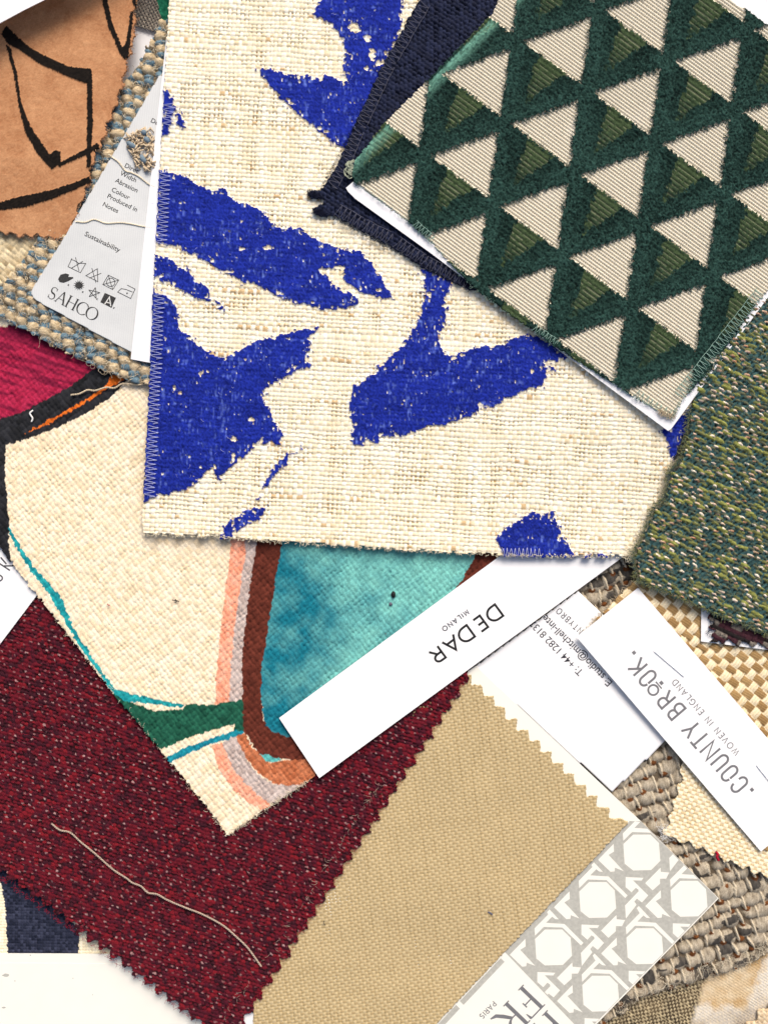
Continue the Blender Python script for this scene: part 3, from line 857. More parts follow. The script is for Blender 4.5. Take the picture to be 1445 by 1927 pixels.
tubes('loose_fibre', fuzz(rg3, 60, lambda: on_edge([(722, 1465), (640, 1590), (560, 1725), (425, 1915)], 5, rg3), 14, 9.0, .5, 2.13, .28, 1.2), M['t_greige'], t, 3, 'stuff')
thr = [(98, 1550), (113, 1562), (133, 1567), (153, 1585), (179, 1606), (213, 1636), (239, 1653), (249, 1661), (266, 1668), (279, 1680), (296, 1683), (316, 1694), (349, 1708), (382, 1721), (419, 1741), (445, 1763), (465, 1782), (480, 1802), (492, 1819)]
def twist(path, off, pitch, zfun, r):
    p = smooth_path([(a, b) for a, b in path], 10)
    d = np.concatenate([[0], np.cumsum(np.hypot(*np.diff(p, axis=0).T))])
    n = int(d[-1] / 1.5)
    s = np.linspace(0, d[-1], n); x = np.interp(s, d, p[:, 0]); y = np.interp(s, d, p[:, 1])
    tx = np.gradient(x); ty = np.gradient(y); l = np.hypot(tx, ty)
    out = []
    for ph in (0, math.pi):
        a = 2 * math.pi * s / pitch + ph
        out.append((np.stack([x - ty / l * off * np.cos(a), y + tx / l * off * np.cos(a), zfun(x, y) + off * .28 * np.sin(a)], 1), r))
    return out
o = tubes('loose_thread', twist(thr, 1.0, 8, lambda x, y: z_red(x, y) + 2.15, 1.15), M['t_greige'], None, 6)
tag(o, 'long wavy pale grey thread lying across the dark red wool', 'thread', 'loose threads')

# left name label
t = thing('name_label', 'white label showing letters O and K at the left edge, on dark red wool', 'label', (20, 1110), 8.0, 'stapled name labels')
ul = [(-140, 800), (-60, 820), (125, 1048), (-140, 1399)]
zl = 7.9
prism('card', [ul], zl, .35, M['paper'], t)
ik = Ink()
def strokepx(pts, w): ik.put((0, 0), 0, ribbon([(x, -y) for x, y in pts], w))
strokepx([(2, 1049), (13, 1061), (20, 1073)], 3.0)
ik.q.clear()
def Lz(p): return (p[0] / 7.41, 980 + p[1] / 7.41)
for seg in ([(15, 510), (95, 605), (70, 640)][:2], [(-10, 590), (145, 693)], [(60, 630), (195, 628)]):
    strokepx([Lz(q) for q in seg], 2.8)
strokepx([Lz((-60 + 100 * math.cos(a), 800 + 52 * math.sin(a))) for a in np.linspace(-1.2, 1.35, 12)], 2.8)
ik.build('printed_name', zl + .35, M['ink_dark'], t)

# ================================================================== PRINTED CLOTH
zg = 9.3
def z_prt(X, Y): return zg - .009 * np.clip(np.asarray(X, float) - 660, 0, 330)
ZONES = [
 ('black', [(-80, 785), (0, 785), (36, 775), (72, 757), (108, 738), (144, 716), (180, 690), (215, 655), (262, 690), (237, 720), (207, 751), (162, 779), (108, 806), (54, 826), (13, 838), (12, 900), (17, 960), (20, 985), (19, 1000), (17, 1020), (19, 1038), (24, 1056), (34, 1074), (20, 1062), (-80, 1062)]),
 ('magenta', [(-80, 622), (0, 616), (30, 611), (150, 645), (215, 650), (180, 693), (144, 720), (108, 742), (72, 761), (36, 779), (0, 790), (-80, 800)]),
 ('orange', [(216, 703), (236, 713), (198, 736), (144, 769), (90, 799), (45, 817), (72, 803), (117, 778), (162, 752), (198, 729)]),
 ('pink', [(437, 1005), (465, 1005), (462, 1046), (452, 1109), (442, 1186), (435, 1249), (432, 1322), (405, 1324), (407, 1276), (415, 1192), (425, 1109), (432, 1053)]),
 ('lilac', [(463, 1005), (486, 1005), (478, 1053), (465, 1146), (456, 1242), (457, 1322), (432, 1322), (435, 1249), (442, 1186), (452, 1109), (462, 1046)]),
 ('green', [(219, 1305), (233, 1317), (252, 1322), (292, 1338), (346, 1334), (350, 1325), (400, 1326), (458, 1316), (464, 1378), (442, 1378), (441, 1362), (399, 1373), (352, 1389), (306, 1409), (280, 1400), (200, 1310)]),
 ('teal', [(19, 989), (27, 1004), (47, 1039), (65, 1066), (94, 1096), (121, 1129), (125, 1146), (143, 1186), (166, 1222), (189, 1256), (219, 1296), (246, 1305), (282, 1312), (316, 1320), (346, 1325), (346, 1331), (299, 1326), (233, 1318), (213, 1303), (179, 1254), (150, 1214), (128, 1178), (110, 1145), (90, 1112), (76, 1096), (54, 1066), (40, 1043), (27, 1018), (19, 1004)]),
 ('teal2', [(305, 1428), (352, 1405), (399, 1389), (442, 1374), (463, 1374), (458, 1383), (405, 1398), (352, 1418), (318, 1436)]),
 ('pink', [(400, 1402), (420, 1397), (425, 1413), (439, 1445), (461, 1472), (484, 1492), (510, 1512), (497, 1525), (466, 1508), (443, 1488), (420, 1458), (405, 1427)]),
 ('lilac', [(420, 1396), (441, 1384), (452, 1400), (466, 1431), (488, 1458), (510, 1472), (542, 1478), (580, 1470), (570, 1490), (517, 1515), (504, 1507), (484, 1492), (461, 1472), (439, 1445), (425, 1413)]),
 ('rust', [(443, 1384), (461, 1379), (475, 1404), (492, 1422), (506, 1433), (527, 1432), (574, 1427), (640, 1440), (600, 1475), (578, 1474), (542, 1478), (513, 1472), (488, 1456), (466, 1429), (452, 1402)]),
 ('tealbody', [(533, 1000), (523, 1070), (513, 1126), (500, 1209), (492, 1259), (492, 1309), (496, 1350), (502, 1366), (517, 1377), (542, 1386), (640, 1400), (900, 1200), (872, 1086), (894, 1045), (910, 1000)]),
 ('brown', [(486, 1000), (478, 1053), (465, 1146), (456, 1242), (457, 1314), (459, 1375), (470, 1391), (488, 1418), (520, 1425), (553, 1430), (620, 1428), (620, 1393), (542, 1386), (517, 1377), (502, 1366), (495, 1350), (492, 1309), (492, 1259), (500, 1209), (513, 1126), (523, 1070), (534, 1000)]),
 ('brown', [(894, 1045), (872, 1086), (850, 1118), (900, 1130), (970, 1040), (970, 1000), (912, 1000)]),
 ('teallens', [(490, 1418), (506, 1420), (531, 1428), (517, 1433), (502, 1431)]),
]
def f_print(u, v, X, Y):
    H, top, i, j, fu, fv = weave(u, v, 9.6, 8.8, plain, .99, .97, 2.6, 2.4, .65, .30, .36, .35, 3.2, 110, .32)
    H = H + 1.1 * (hsh(i, j, 111) - .4)
    r = hsh(i, j, 112)
    cream = mix(lin(233, 212, 176), lin(248, 234, 208), r)
    c = np.array(cream)
    wx = X + 2.2 * (2 * vn(X / 5, Y / 5, 113) - 1); wy = Y + 2.2 * (2 * vn(X / 5, Y / 5, 114) - 1)
    fib = .8 + .4 * vn(u / 2.4, v / 2.4, 115)
    n2 = fbm(X / 28, Y / 28, 116)
    cols = {'black': mix(lin(24, 25, 28), lin(46, 47, 52), r), 'orange': mix(lin(205, 92, 20), lin(236, 122, 40), r),
            'pink': mix(lin(236, 150, 118), lin(246, 180, 152), r), 'lilac': mix(lin(176, 158, 150), lin(206, 190, 182), r),
            'green': mix(lin(18, 72, 55), lin(34, 98, 76), r), 'teal': mix(lin(14, 132, 142), lin(40, 170, 172), r),
            'teal2': mix(lin(8, 118, 142), lin(30, 145, 160), r), 'rust': mix(lin(172, 96, 60), lin(198, 122, 84), r),
            'brown': mix(lin(82, 35, 24), lin(106, 49, 36), r), 'teallens': np.broadcast_to(lin(92, 180, 176), c.shape)}
    mg = mix(lin(150, 18, 54), lin(184, 42, 80), np.clip(n2 * .6 + r * .5, 0, 1))
    dk = np.clip(1 - np.abs(Y - (628 + .22 * X)) / 16, 0, 1) * (X < 110)
    stk = np.clip(6.5 * (fbm((X + .45 * Y) / 70, (Y - .35 * X) / 8, 120) - .50), 0, 1)
    cols['magenta'] = mix(mg, lin(112, 16, 50), np.clip(dk * .9 + stk * .9, 0, 1))
    wash = np.clip(1.25 * fbm(X / 75, Y / 75, 118) - .13 + .5 * (fbm(X / 22, Y / 22, 119) - .5) + .0012 * (X - 640) - .0012 * (Y - 1130) - .30 * np.exp(-(((X - 560) / 55) ** 2 + ((Y - 1120) / 60) ** 2)) - .30 * np.exp(-(((X - 585) / 36) ** 2 + ((Y - 1215) / 34) ** 2)) + .42 * np.exp(-(((X - 690) / 45) ** 2 + ((Y - 1220) / 60) ** 2)) + .3 * np.exp(-(((X - 790) / 90) ** 2 + ((Y - 1090) / 50) ** 2)), 0, 1)
    cols['tealbody'] = mix(lin(16, 112, 130), lin(122, 194, 184), wash) * (.9 + .2 * r)[..., None]
    for nm, poly in ZONES:
        k = inpoly(wx, wy, poly)
        c[k] = (cols[nm] * fib[..., None])[k] if nm != 'black' else cols[nm][k]
    return H, c
GP = [(-75, 965), (0, 1032), (40, 1080), (70, 1120), (120, 1184), (219, 1312), (319, 1432), (380, 1506), (416, 1553), (426, 1576), (434, 1570), (499, 1523), (578, 1472), (640, 1426), (900, 1238), (1040, 1130), (1060, 1000), (760, 880), (330, 620), (0, 560), (-75, 560)]
t = thing('printed_swatch', 'cream basket weave swatch printed with teal, brown, magenta and black painted shapes', 'fabric swatch', (420, 1100), zg)
fabric('woven_cloth', GP, z_prt, 52, 1.6, f_print, M['weave'], t, jit=1.6, jscale=4)
rg4 = random.Random(31)
tubes('loose_fibre', fuzz(rg4, 170, lambda: on_edge([(429, 1572), (578, 1472)], 3, rg4), 9, zg + .8, 1.0, None, .35, 1.5) + fuzz(rg4, 120, lambda: on_edge([(100, 1160), (429, 1572)], 3, rg4), 8, zg + .8, 1.0, None, .3, 1.5), M['t_cream'], t, 3, 'stuff')

o = tubes('loose_thread', twist([(134, 743), (150, 741), (165, 734), (180, 735), (200, 729), (216, 730), (232, 722), (262, 724), (280, 720)], .9, 9, lambda x, y: zg + 2.2 + np.clip(x - 230, 0, 60) * .02, 1.0), M['t_beige'], None, 6)
tag(o, 'short crinkled beige thread crossing the black and orange printed stripe', 'thread', 'loose threads')
o = tubes('lint', [(smooth_path([(63, 772, zg + 2), (57, 778, zg + 2.3), (62, 787, zg + 2.2), (60, 794, zg + 2)], 5), [1.6] * 15 + [1.2])], M['t_white'], None, 6)
tag(o, 'tiny white lint strand on the black printed band', 'lint', 'bits of lint')
def speck(name, label, pos, r, z, mat, seed=0, cat='speck'):
    rr = random.Random(seed); import bmesh
    bm = bmesh.new(); bmesh.ops.create_icosphere(bm, subdivisions=2, radius=r * PX)
    for v in bm.verts:
        v.co *= rr.uniform(.75, 1.2); v.co.z *= .7
    me = bpy.data.meshes.new(name); bm.to_mesh(me); bm.free(); me.shade_smooth()
    w = world_co(np.array(float(pos[0])), np.array(float(pos[1])), float(z))
    o = link_mesh(name, me, mat, None, Vector(w.tolist()))
    return tag(o, label, cat)
o = speck('grit_speck', 'small black grit speck on the teal printed area', (740, 1118.5), 5.2, zg + .9, M['ink_black'], 2); o.scale = (.85, 1.25, 1)
speck('grit_speck', 'faint grey speck just below the black grit on the teal print', (735, 1137), 3.2, zg + .8, M['t_grey'], 3)
o = tubes('lint', [(smooth_path([(324, 1129, zg + 2.2), (331, 1130, zg + 2.4), (338, 1132, zg + 2.2)], 4), 0.9), (smooth_path([(330, 1127, zg + 2.3), (333, 1131, zg + 2.4), (330, 1134, zg + 2.2)], 4), .7)], M['t_black'], None, 5)
tag(o, 'tiny dark fibre lying on the plain cream part of the printed cloth', 'lint', 'bits of lint')
o = tubes('lint', [(smooth_path([(203, 1136, zg + 2.2), (205, 1139, zg + 2.4), (208, 1138, zg + 2.2)], 4), 0.9)], M['t_red'], None, 5)
tag(o, 'tiny red fibre on the cream part of the printed cloth', 'lint', 'bits of lint')
o = tubes('lint', [(smooth_path([(1346, 1603, 6.6), (1350, 1608, 7.0), (1348, 1612, 7), (1351, 1619, 6.6)], 4), 2.6)], M['t_red'], None, 6)
tag(o, 'short crimson fibre at the zigzag edge of the cream canvas', 'lint', 'bits of lint')
o = tubes('lint', [(smooth_path([(610, 1733, 8.0), (609, 1737, 8.2), (612, 1741, 8.0)], 4), .7)], M['t_black'], None, 5)
tag(o, 'fine dark hair on the left part of the tan canvas', 'lint', 'bits of lint')
o = tubes('lint', [(smooth_path([(918, 1716, 7.9), (922, 1718, 8.1), (926, 1721, 7.9)], 4), 1.7)], M['t_grey'], None, 5)
tag(o, 'tiny blue grey fibre near the lower right edge of the tan canvas', 'lint', 'bits of lint')

# company card across the printed cloth
DED = [(965, 1028), (525.5, 1351), (601, 1464), (1185, 1038)]
def z_ded(X, Y): return 12.2 - .0085 * (np.asarray(X, float) - 560)
t = thing('company_card', 'long white card with bold black company lettering laid over the teal print', 'card', (850, 1250), 11)
prism('card', [[(x, y) for x, y in DED]], z_ded, .4, M['paper'], t)
zd = lambda X, Y: z_ded(X, Y) + .4
ik = Ink()
A_D = 143.8
for ch, (x, y) in zip('DEDAR', ((925.5, 1136.8), (899, 1156.5), (872, 1175.5), (837.3, 1203), (818, 1214.3))):
    pass
def dz6(p): return (760 + p[0] / 6.02, 1090 + p[1] / 6.02)
for ch, p, sx in (('D', (1028, 285), 1.24), ('E', (857, 412), 1.15), ('D', (708, 520), 1.24), ('A', (556, 624), 1.2), ('R', (378, 757), 1.2)):
    o_ = dz6(p)
    ik.text(ch, o_, A_D, 26.5, 4.3, 0, sx)
ik.build('printed_name', zd, M['ink_black'], t)
ik = Ink()
ik.text('MILANO', dz6((708, 345)), A_D, 8.6, 1.9, .46, 1.1)
ik.build('printed_line', zd, M['ink_navy'], t)

# ================================================================== TOP LEFT GROUP
# pale basket weave at the left edge
def f_beige(u, v, X, Y):
    H, top, i, j, fu, fv = weave(u, v, 10.5, 9, basket2, .98, .98, 3.2, 3.2, 1.4, .2, .3, .35, 3.4, 130)
    return H, mix(lin(178, 158, 122), lin(224, 208, 172), hsh(i, j, 131)) * (.82 + .36 * vn(u / 3, v / 3, 132))[..., None]
o = fabric('fabric_swatch', [(-75, 380), (160, 380), (120, 520), (20, 575), (-75, 575)], 10.2, 38, 1.7, f_beige, M['weave'])
tag(o, 'pale beige basket weave below the brown velvet at the left edge', 'fabric swatch')

# pieces in the gap at the top
o = prism('white_card', [[(225, 20), (262, 46), (294, 62), (330, 120), (300, 220), (180, 220)]], 5.0, .35, M['board'])
tag(o, 'white card in shadow deep in the gap right of the brown velvet', 'card')
def f_mesh(u, v, X, Y):
    H, top, i, j, fu, fv = weave(u, v, 5.4, 5.4, plain, .62, .62, 1.5, 1.5, .7, .12, .2, .1, 3, 140)
    hole = H <= .02
    return H + .3, sel(top, lin(120, 112, 104), lin(150, 142, 130)) * (.8 + .4 * hsh(i, j, 141))[..., None], ~(hole & (hsh(i, j, 142) < 1.1) & (np.minimum(np.abs(fu), np.abs(fv)) > .36))
o = fabric('mesh_swatch', [(240, -70), (285, -70), (302, 25), (314, 60), (298, 64), (262, 52), (240, 44)], 7.0, 62, 1.3, f_mesh, M['weave_fine'])
tag(o, 'grey open mesh cloth in the gap at the top edge', 'fabric swatch')
def f_greenbit(u, v, X, Y):
    return 4 + 2.2 * vn(u / 4, v / 4, 145) + 1.2 * vn(u / 2, v / 2, 146), mix(lin(14, 78, 58), lin(52, 140, 108), fbm(u / 4, v / 4, 147))
o = fabric('pile_swatch', [(282, -70), (345, -70), (345, 90), (308, 62), (298, 20)], 5.4, 10, 1.5, f_greenbit, M['velvet'])
tag(o, 'emerald green pile sliver at the top edge, left of the blue and cream cloth', 'fabric swatch')

# blue flecked tweed with sewn label
ze = 11.4
def f_boucle(u, v, X, Y):
    u = u + 3 * (2 * vn(u / 18, v / 18, 150) - 1); v = v + 3 * (2 * vn(u / 18, v / 18, 151) - 1)
    nn = vn(u / 2.4, v / 2.4, 154)
    H1, i1, j1, x1, y1 = lens(u, v, 24.0, 22.0, .5, (0, 0), 8, 11.5, 9.2, 11.0, 152, .10, .45, .18, 20)
    H2, i2, j2, x2, y2 = lens(u, v, 24.0, 22.0, .5, (8, 11), -10, 11.0, 7.6, 9.5, 156, .12, .45, .2, 20)
    s1 = vn(y1 / 1.8 + x1 / 3.5 + 9 * hsh(i1, j1, 157), x1 / 5, 158); s2 = vn(y2 / 1.8 + x2 / 4 + 9 * hsh(i2, j2, 159), x2 / 5, 161)
    be = mix(lin(158, 134, 98), lin(228, 208, 172), np.clip(.15 + .9 * s1, 0, 1))
    bl = mix(lin(48, 74, 90), lin(122, 150, 164), np.clip(.05 + .95 * s2, 0, 1))
    gp = mix(lin(70, 64, 54), lin(164, 148, 120), nn)
    g = 1.5 + 2.4 * nn
    H = np.maximum(np.maximum(H1 + 1.2 * s1, H2 + 1.2 * s2), g)
    swap = hsh(i1, j1, 155) < .10
    be = sel(swap, bl, be)
    c = sel((H1 > 0) & (H1 + 1.2 * s1 >= H), be, sel((H2 > 0) & (H2 + 1.2 * s2 >= H), bl, gp))
    return H + .4, c
EP = [(302, 40), (293, 64), (284, 82), (272, 102), (263, 124), (232, 160), (60, 474), (40, 500), (18, 526), (-75, 575), (-75, 588), (0, 597), (30, 613), (100, 650), (186, 695), (252, 720), (290, 726), (345, 700), (345, 40)]
t = thing('boucle_swatch', 'bumpy beige and slate blue tweed swatch with a grey satin care label sewn on', 'fabric swatch', (200, 450), ze)
fabric('woven_cloth', EP, ze, 27, 1.55, f_boucle, M['wool'], t, jit=2.5, jscale=6)
rg5 = random.Random(41)
def in_E():
    while True:
        x, y = rg5.uniform(-5, 320), rg5.uniform(40, 730)
        if inpoly(np.array([x]), np.array([y]), EP)[0] and not inpoly(np.array([x]), np.array([y]), [(300, 142), (118, 452), (59, 550), (68, 566), (246, 663), (330, 690)])[0]: return x, y
tubes('loose_fibre', fuzz(rg5, 620, in_E, 20, ze + 2.6, 3, None, .42, 4.0), M['t_beige'], t, 3, 'stuff')
tubes('loose_fibre', fuzz(rg5, 260, in_E, 16, ze + 2.6, 3, None, .5, 4.0), M['t_cream'], t, 3, 'stuff')
tubes('loose_fibre', fuzz(rg5, 240, in_E, 16, ze + 2.3, 3, None, .4, 4.0), M['t_brown'], t, 3, 'stuff')
# label
LB = [(300, 142), (118, 452), (61.5, 543), (59, 551), (62, 560), (70, 567), (246, 663), (300, 690), (345, 690), (345, 142)]
zlb = lambda X, Y: ze + 4.0 + .25 * np.sin(X / 37.0 + Y / 60.0) + .2 * np.sin(Y / 45.0 - X / 80)
def f_satin(u, v, X, Y):
    tw = np.sin(2 * math.pi * (u * .9 - v * .55) / 3.6)
    return 1.0 + .10 * tw, mix(lin(196, 199, 199), lin(216, 218, 217), np.clip(.5 + .3 * tw + .6 * (fbm(X / 40, Y / 30, 160) - .5), 0, 1))
lab = fabric('care_label', LB, zlb, 27, 1.4, f_satin, mat_cloth('satin', .5, spec=.4, fibre=.06), t, wave=0)
zlt = lambda X, Y: zlb(X, Y) + .31
A_S = 27.5
def c6(p): return (40 + p[0] / 5.352, 430 + p[1] / 5.352)
def c1(p): return (p[0] / 3.01, p[1] / 3.01)
IL = M['ink_label']
for txt, p, sz in (('De', (852, 690), 8.5), ('Direc', (704, 945), 8.6), ('Width', (680, 990), 8.6), ('Abrasion', (652, 1030), 8.6), ('Colour', (630, 1082), 8.6), ('Produced in', (606, 1118), 8.6), ('Notes', (580, 1165), 8.6), ('Sustainability', (478, 1333), 9.0)):
    font_text('printed_line', txt, c1(p), A_S - 1.5, sz, zlt, IL, lab, 1.04 if txt != 'Sustainability' else 1.1, .008)
ik = Ink()
x0 = c6((262, 690))
sx_ = 0
for ch, d in zip('SAHCO', (0, 15.5, 37, 59, 78.5)):
    serif(ik, ch, along(x0, A_S, d), A_S, 23.5)
ik.build('printed_name', zlt, IL, lab)
ik = Ink()
def S6(pts, w=1.2): ik.put((0, 0), 0, ribbon([(c6(q)[0], -c6(q)[1]) for q in pts], w))
def P6(pts): ik.put((0, 0), 0, [[(c6(q)[0], -c6(q)[1]) for q in pts]])
S6([(515, 300), (475, 385), (600, 445), (655, 350)]); S6([(505, 310), (545, 325), (580, 350), (655, 352)]); S6([(550, 290), (585, 425)]); S6([(625, 330), (510, 400)])
S6([(770, 405), (655, 475), (775, 535), (770, 405)]); S6([(715, 400), (755, 545)]); S6([(810, 450), (690, 500)])
S6([(880, 470), (985, 520), (925, 615), (825, 565), (880, 470)]); S6([(880, 470), (925, 615)]); S6([(985, 520), (825, 565)]); S6([(905 + 42 * math.cos(a), 542 + 42 * math.sin(a)) for a in np.linspace(0, 2 * math.pi, 17)])
S6([(1070, 570), (1150, 610), (1105, 705), (975, 640), (1010, 605), (1060, 615), (1125, 640)]); P6([(1062, 645), (1076, 645), (1076, 660), (1062, 660)])
P6([(375, 510), (400, 465), (450, 452), (485, 462), (480, 488), (525, 488), (530, 500), (480, 530), (430, 548), (390, 540)])
P6([(585 + (60 if k % 2 == 0 else 32) * math.cos(k * math.pi / 14), 572 + (55 if k % 2 == 0 else 30) * math.sin(k * math.pi / 14)) for k in range(28)])
for k in range(5):
    a0 = 1.2 + k * 2 * math.pi / 5
    S6([(735 + 62 * math.cos(a0), 650 + 58 * math.sin(a0)), (735 + 62 * math.cos(a0 + 4 * math.pi / 5), 650 + 58 * math.sin(a0 + 4 * math.pi / 5))], 1.3)
P6([(845, 648), (957, 698), (912, 800), (800, 742)])
for (x, y) in ((478, 570), (622, 640), (765, 712), (935, 800)): S6([(x - 6, y - 8), (x + 7, y - 4), (x - 5, y + 4), (x + 6, y + 8)], .9)
ik.build('care_symbol', zlt, IL, lab)
ik = Ink()
S6([(845, 760), (892, 690), (905, 782)], 2.0); S6([(858, 742), (900, 752)], 1.6)
for q in ik.q: pass
ik.build('care_symbol', lambda X, Y: zlt(X, Y) + .035, mat_plain('label_white', lin(220, 220, 216), .7), lab)
# yarn tuft knotted through the label, its couching threads
rg6 = random.Random(51)
pts_b, pts_s = [], []
def c2(p): return (200 + p[0] / 12.04, 190 + p[1] / 12.04)
for _ in range(150):
    x, y = c2((rg6.uniform(480, 1080), rg6.uniform(640, 1560)))
    if not inpoly(np.array([x]), np.array([y]), [c2((430, 830)), c2((980, 540)), c2((1180, 560)), c2((1060, 1640)), c2((700, 1480)), c2((560, 1250))])[0]: continue
    a = rg6.choice((1.0, 2.3)) + rg6.gauss(0, .35)
    L = rg6.uniform(8, 17); b = rg6.uniform(-4, 4)
    zz = ze + 4.9 + rg6.uniform(0, 1.2)
    dx, dy = math.cos(a) * L / 2, math.sin(a) * L / 2
    pts_b.append((smooth_path([(x - dx, y - dy, zz - 1), (x + b * .3, y - b * .3, zz + .7), (x + dx, y + dy, zz - 1)], 5), rg6.uniform(1.0, 1.7)))
tubes('yarn_tuft', pts_b, thread_mat('tuft_yarn', (0.60, 0.48, 0.33)), t, 6)
for (p, q) in (((470, 930), (700, 1080)), ((880, 820), (980, 950)), ((780, 1230), (900, 1420)), ((830, 690), (890, 740))):
    a, b = c2(p), c2(q)
    pts_s.append((smooth_path([(a[0], a[1], ze + 5.4), ((a[0] + b[0]) / 2, (a[1] + b[1]) / 2, ze + 6.2), (b[0], b[1], ze + 5.4)], 6), list(np.interp(np.linspace(0, 1, 13), [0, .2, .5, .8, 1], [1.5, 4.6, 5.2, 4.6, 1.6]))))
tubes('yarn_tuft', pts_s, M['t_blue'], t, 8)
tubes('couching_thread', twist([c2((60, 1210)), c2((160, 1290)), c2((290, 1390)), c2((440, 1580)), (248, 325), (262, 332), (280, 346), (292, 352)], .8, 8, lambda x, y: zlb(x, y) + .7, .9), M['t_couch'], t, 5)
tubes('couching_thread', twist([(143, 417), (162, 418), (178, 413), (200, 420), (225, 419), (245, 421), (275, 427), (290, 428)], .7, 8, lambda x, y: zlb(x, y) + .6, .85), M['t_couch'], t, 5)

# brown velvet
zv = 16.4
def z_vel(X, Y):
    d = np.clip(150 - (X * .75 + Y), 0, 400)
    return zv + .00042 * d * d - .0035 * np.clip(Y - 300, 0, 200) * 6
VL = [
 [(5, 66), (15, 50), (27, 63), (60, 93), (100, 113), (133, 128), (174, 131), (176, 153), (166, 160), (133, 148), (76, 123), (33, 93), (17, 85)],
 [(13, 86), (22, 90), (35, 140), (43, 196), (60, 239), (96, 292), (106, 284), (116, 286), (117, 309), (100, 321), (76, 296), (50, 252), (38, 203), (28, 140)],
 [(166, 150), (176, 150), (177, 233), (173, 316), (165, 317), (166, 233)],
 [(110, 311), (150, 289), (186, 271), (191, 281), (153, 299), (113, 317)],
 [(-80, 398), (0, 382), (50, 369), (100, 359), (140, 346), (171, 333), (175, 345), (143, 359), (100, 377), (50, 392), (0, 398), (-80, 415)],
 [(180, -70), (203, -3), (213, 43), (229, 85), (233, 92), (239, 82), (243, 110), (236, 114), (227, 104), (206, 53), (193, 0), (176, -70)],
 [(239, 81), (243, 58), (247, 25), (254, 22), (250, 58), (247, 84), (243, 110), (235, 95)],
 [(247, -10), (258, 0), (259, 19), (252, 12)]]
def f_velvet(u, v, X, Y):
    wx = X + 1.1 * (2 * vn(X / 2.4, Y / 2.4, 170) - 1); wy = Y + 1.1 * (2 * vn(X / 2.4, Y / 2.4, 171) - 1)
    blk = np.zeros(u.shape, bool)
    for p in VL: blk |= inpoly(wx, wy, p)
    n = vn(u / 1.9, v / 3.2, 172); m = fbm(X / 34, Y / 34, 173); m2 = fbm(X / 9, Y / 9, 174)
    c = mix(lin(158, 104, 68), lin(216, 164, 120), np.clip(.25 + .30 * n + .5 * (m - .4) + .3 * (m2 - .5), 0, 1))
    ed = .0
    c = sel(blk, mix(lin(14, 11, 10), lin(34, 28, 24), n), c)
    H = 4 + .55 * n + .8 * m2 + np.where(blk, 1.4, 0)
    return H, c
BV = [(261, 0), (258, 17), (250, 24), (261, 36), (255, 50), (251, 56), (258, 66), (250, 78), (252, 88), (247, 92), (251, 103), (240, 114), (239, 120), (242, 135), (231, 148), (236, 163), (223, 178), (226, 196), (214, 206), (213, 226), (201, 233), (204, 256), (191, 266), (193, 279), (182, 284), (181, 306), (171, 319), (174, 345), (163, 357), (160, 374), (146, 392), (150, 405), (138, 420), (136, 436), (116, 450), (102, 453), (95, 446), (82, 450), (73, 441), (61, 449), (50, 441), (38, 448), (25, 438), (13, 445), (0, 434), (-75, 425), (-75, -75), (262, -75)]
t = thing('velvet_swatch', 'camel brown velvet swatch with black hand drawn lines in the top left corner', 'fabric swatch', (110, 240), zv)
fabric('velvet_cloth', BV, z_vel, 70, 1.5, f_velvet, mat_cloth('camel_velvet', fibre=.18, sheen=.22, rough=.9, spec=.1, sheen_tint=(1, .9, .8)), t, jit=1.4, jscale=3)
rg7 = random.Random(61)
tubes('loose_fibre', fuzz(rg7, 260, lambda: on_edge(BV[:44], 1, rg7), 5, lambda X, Y: z_vel(X, Y) + 1.1, 3, None, .35, 1.5), thread_mat('tan_fibre', (.62, .36, .22)), t, 3, 'stuff')
o = prism('white_card', [[(-160, -160), (380, -160), (88, -1), (46, 20), (-2, 46), (-160, 134)]], 31, .5, M['paper'])
tag(o, 'white card corner overhanging the brown velvet at the very top left', 'card')

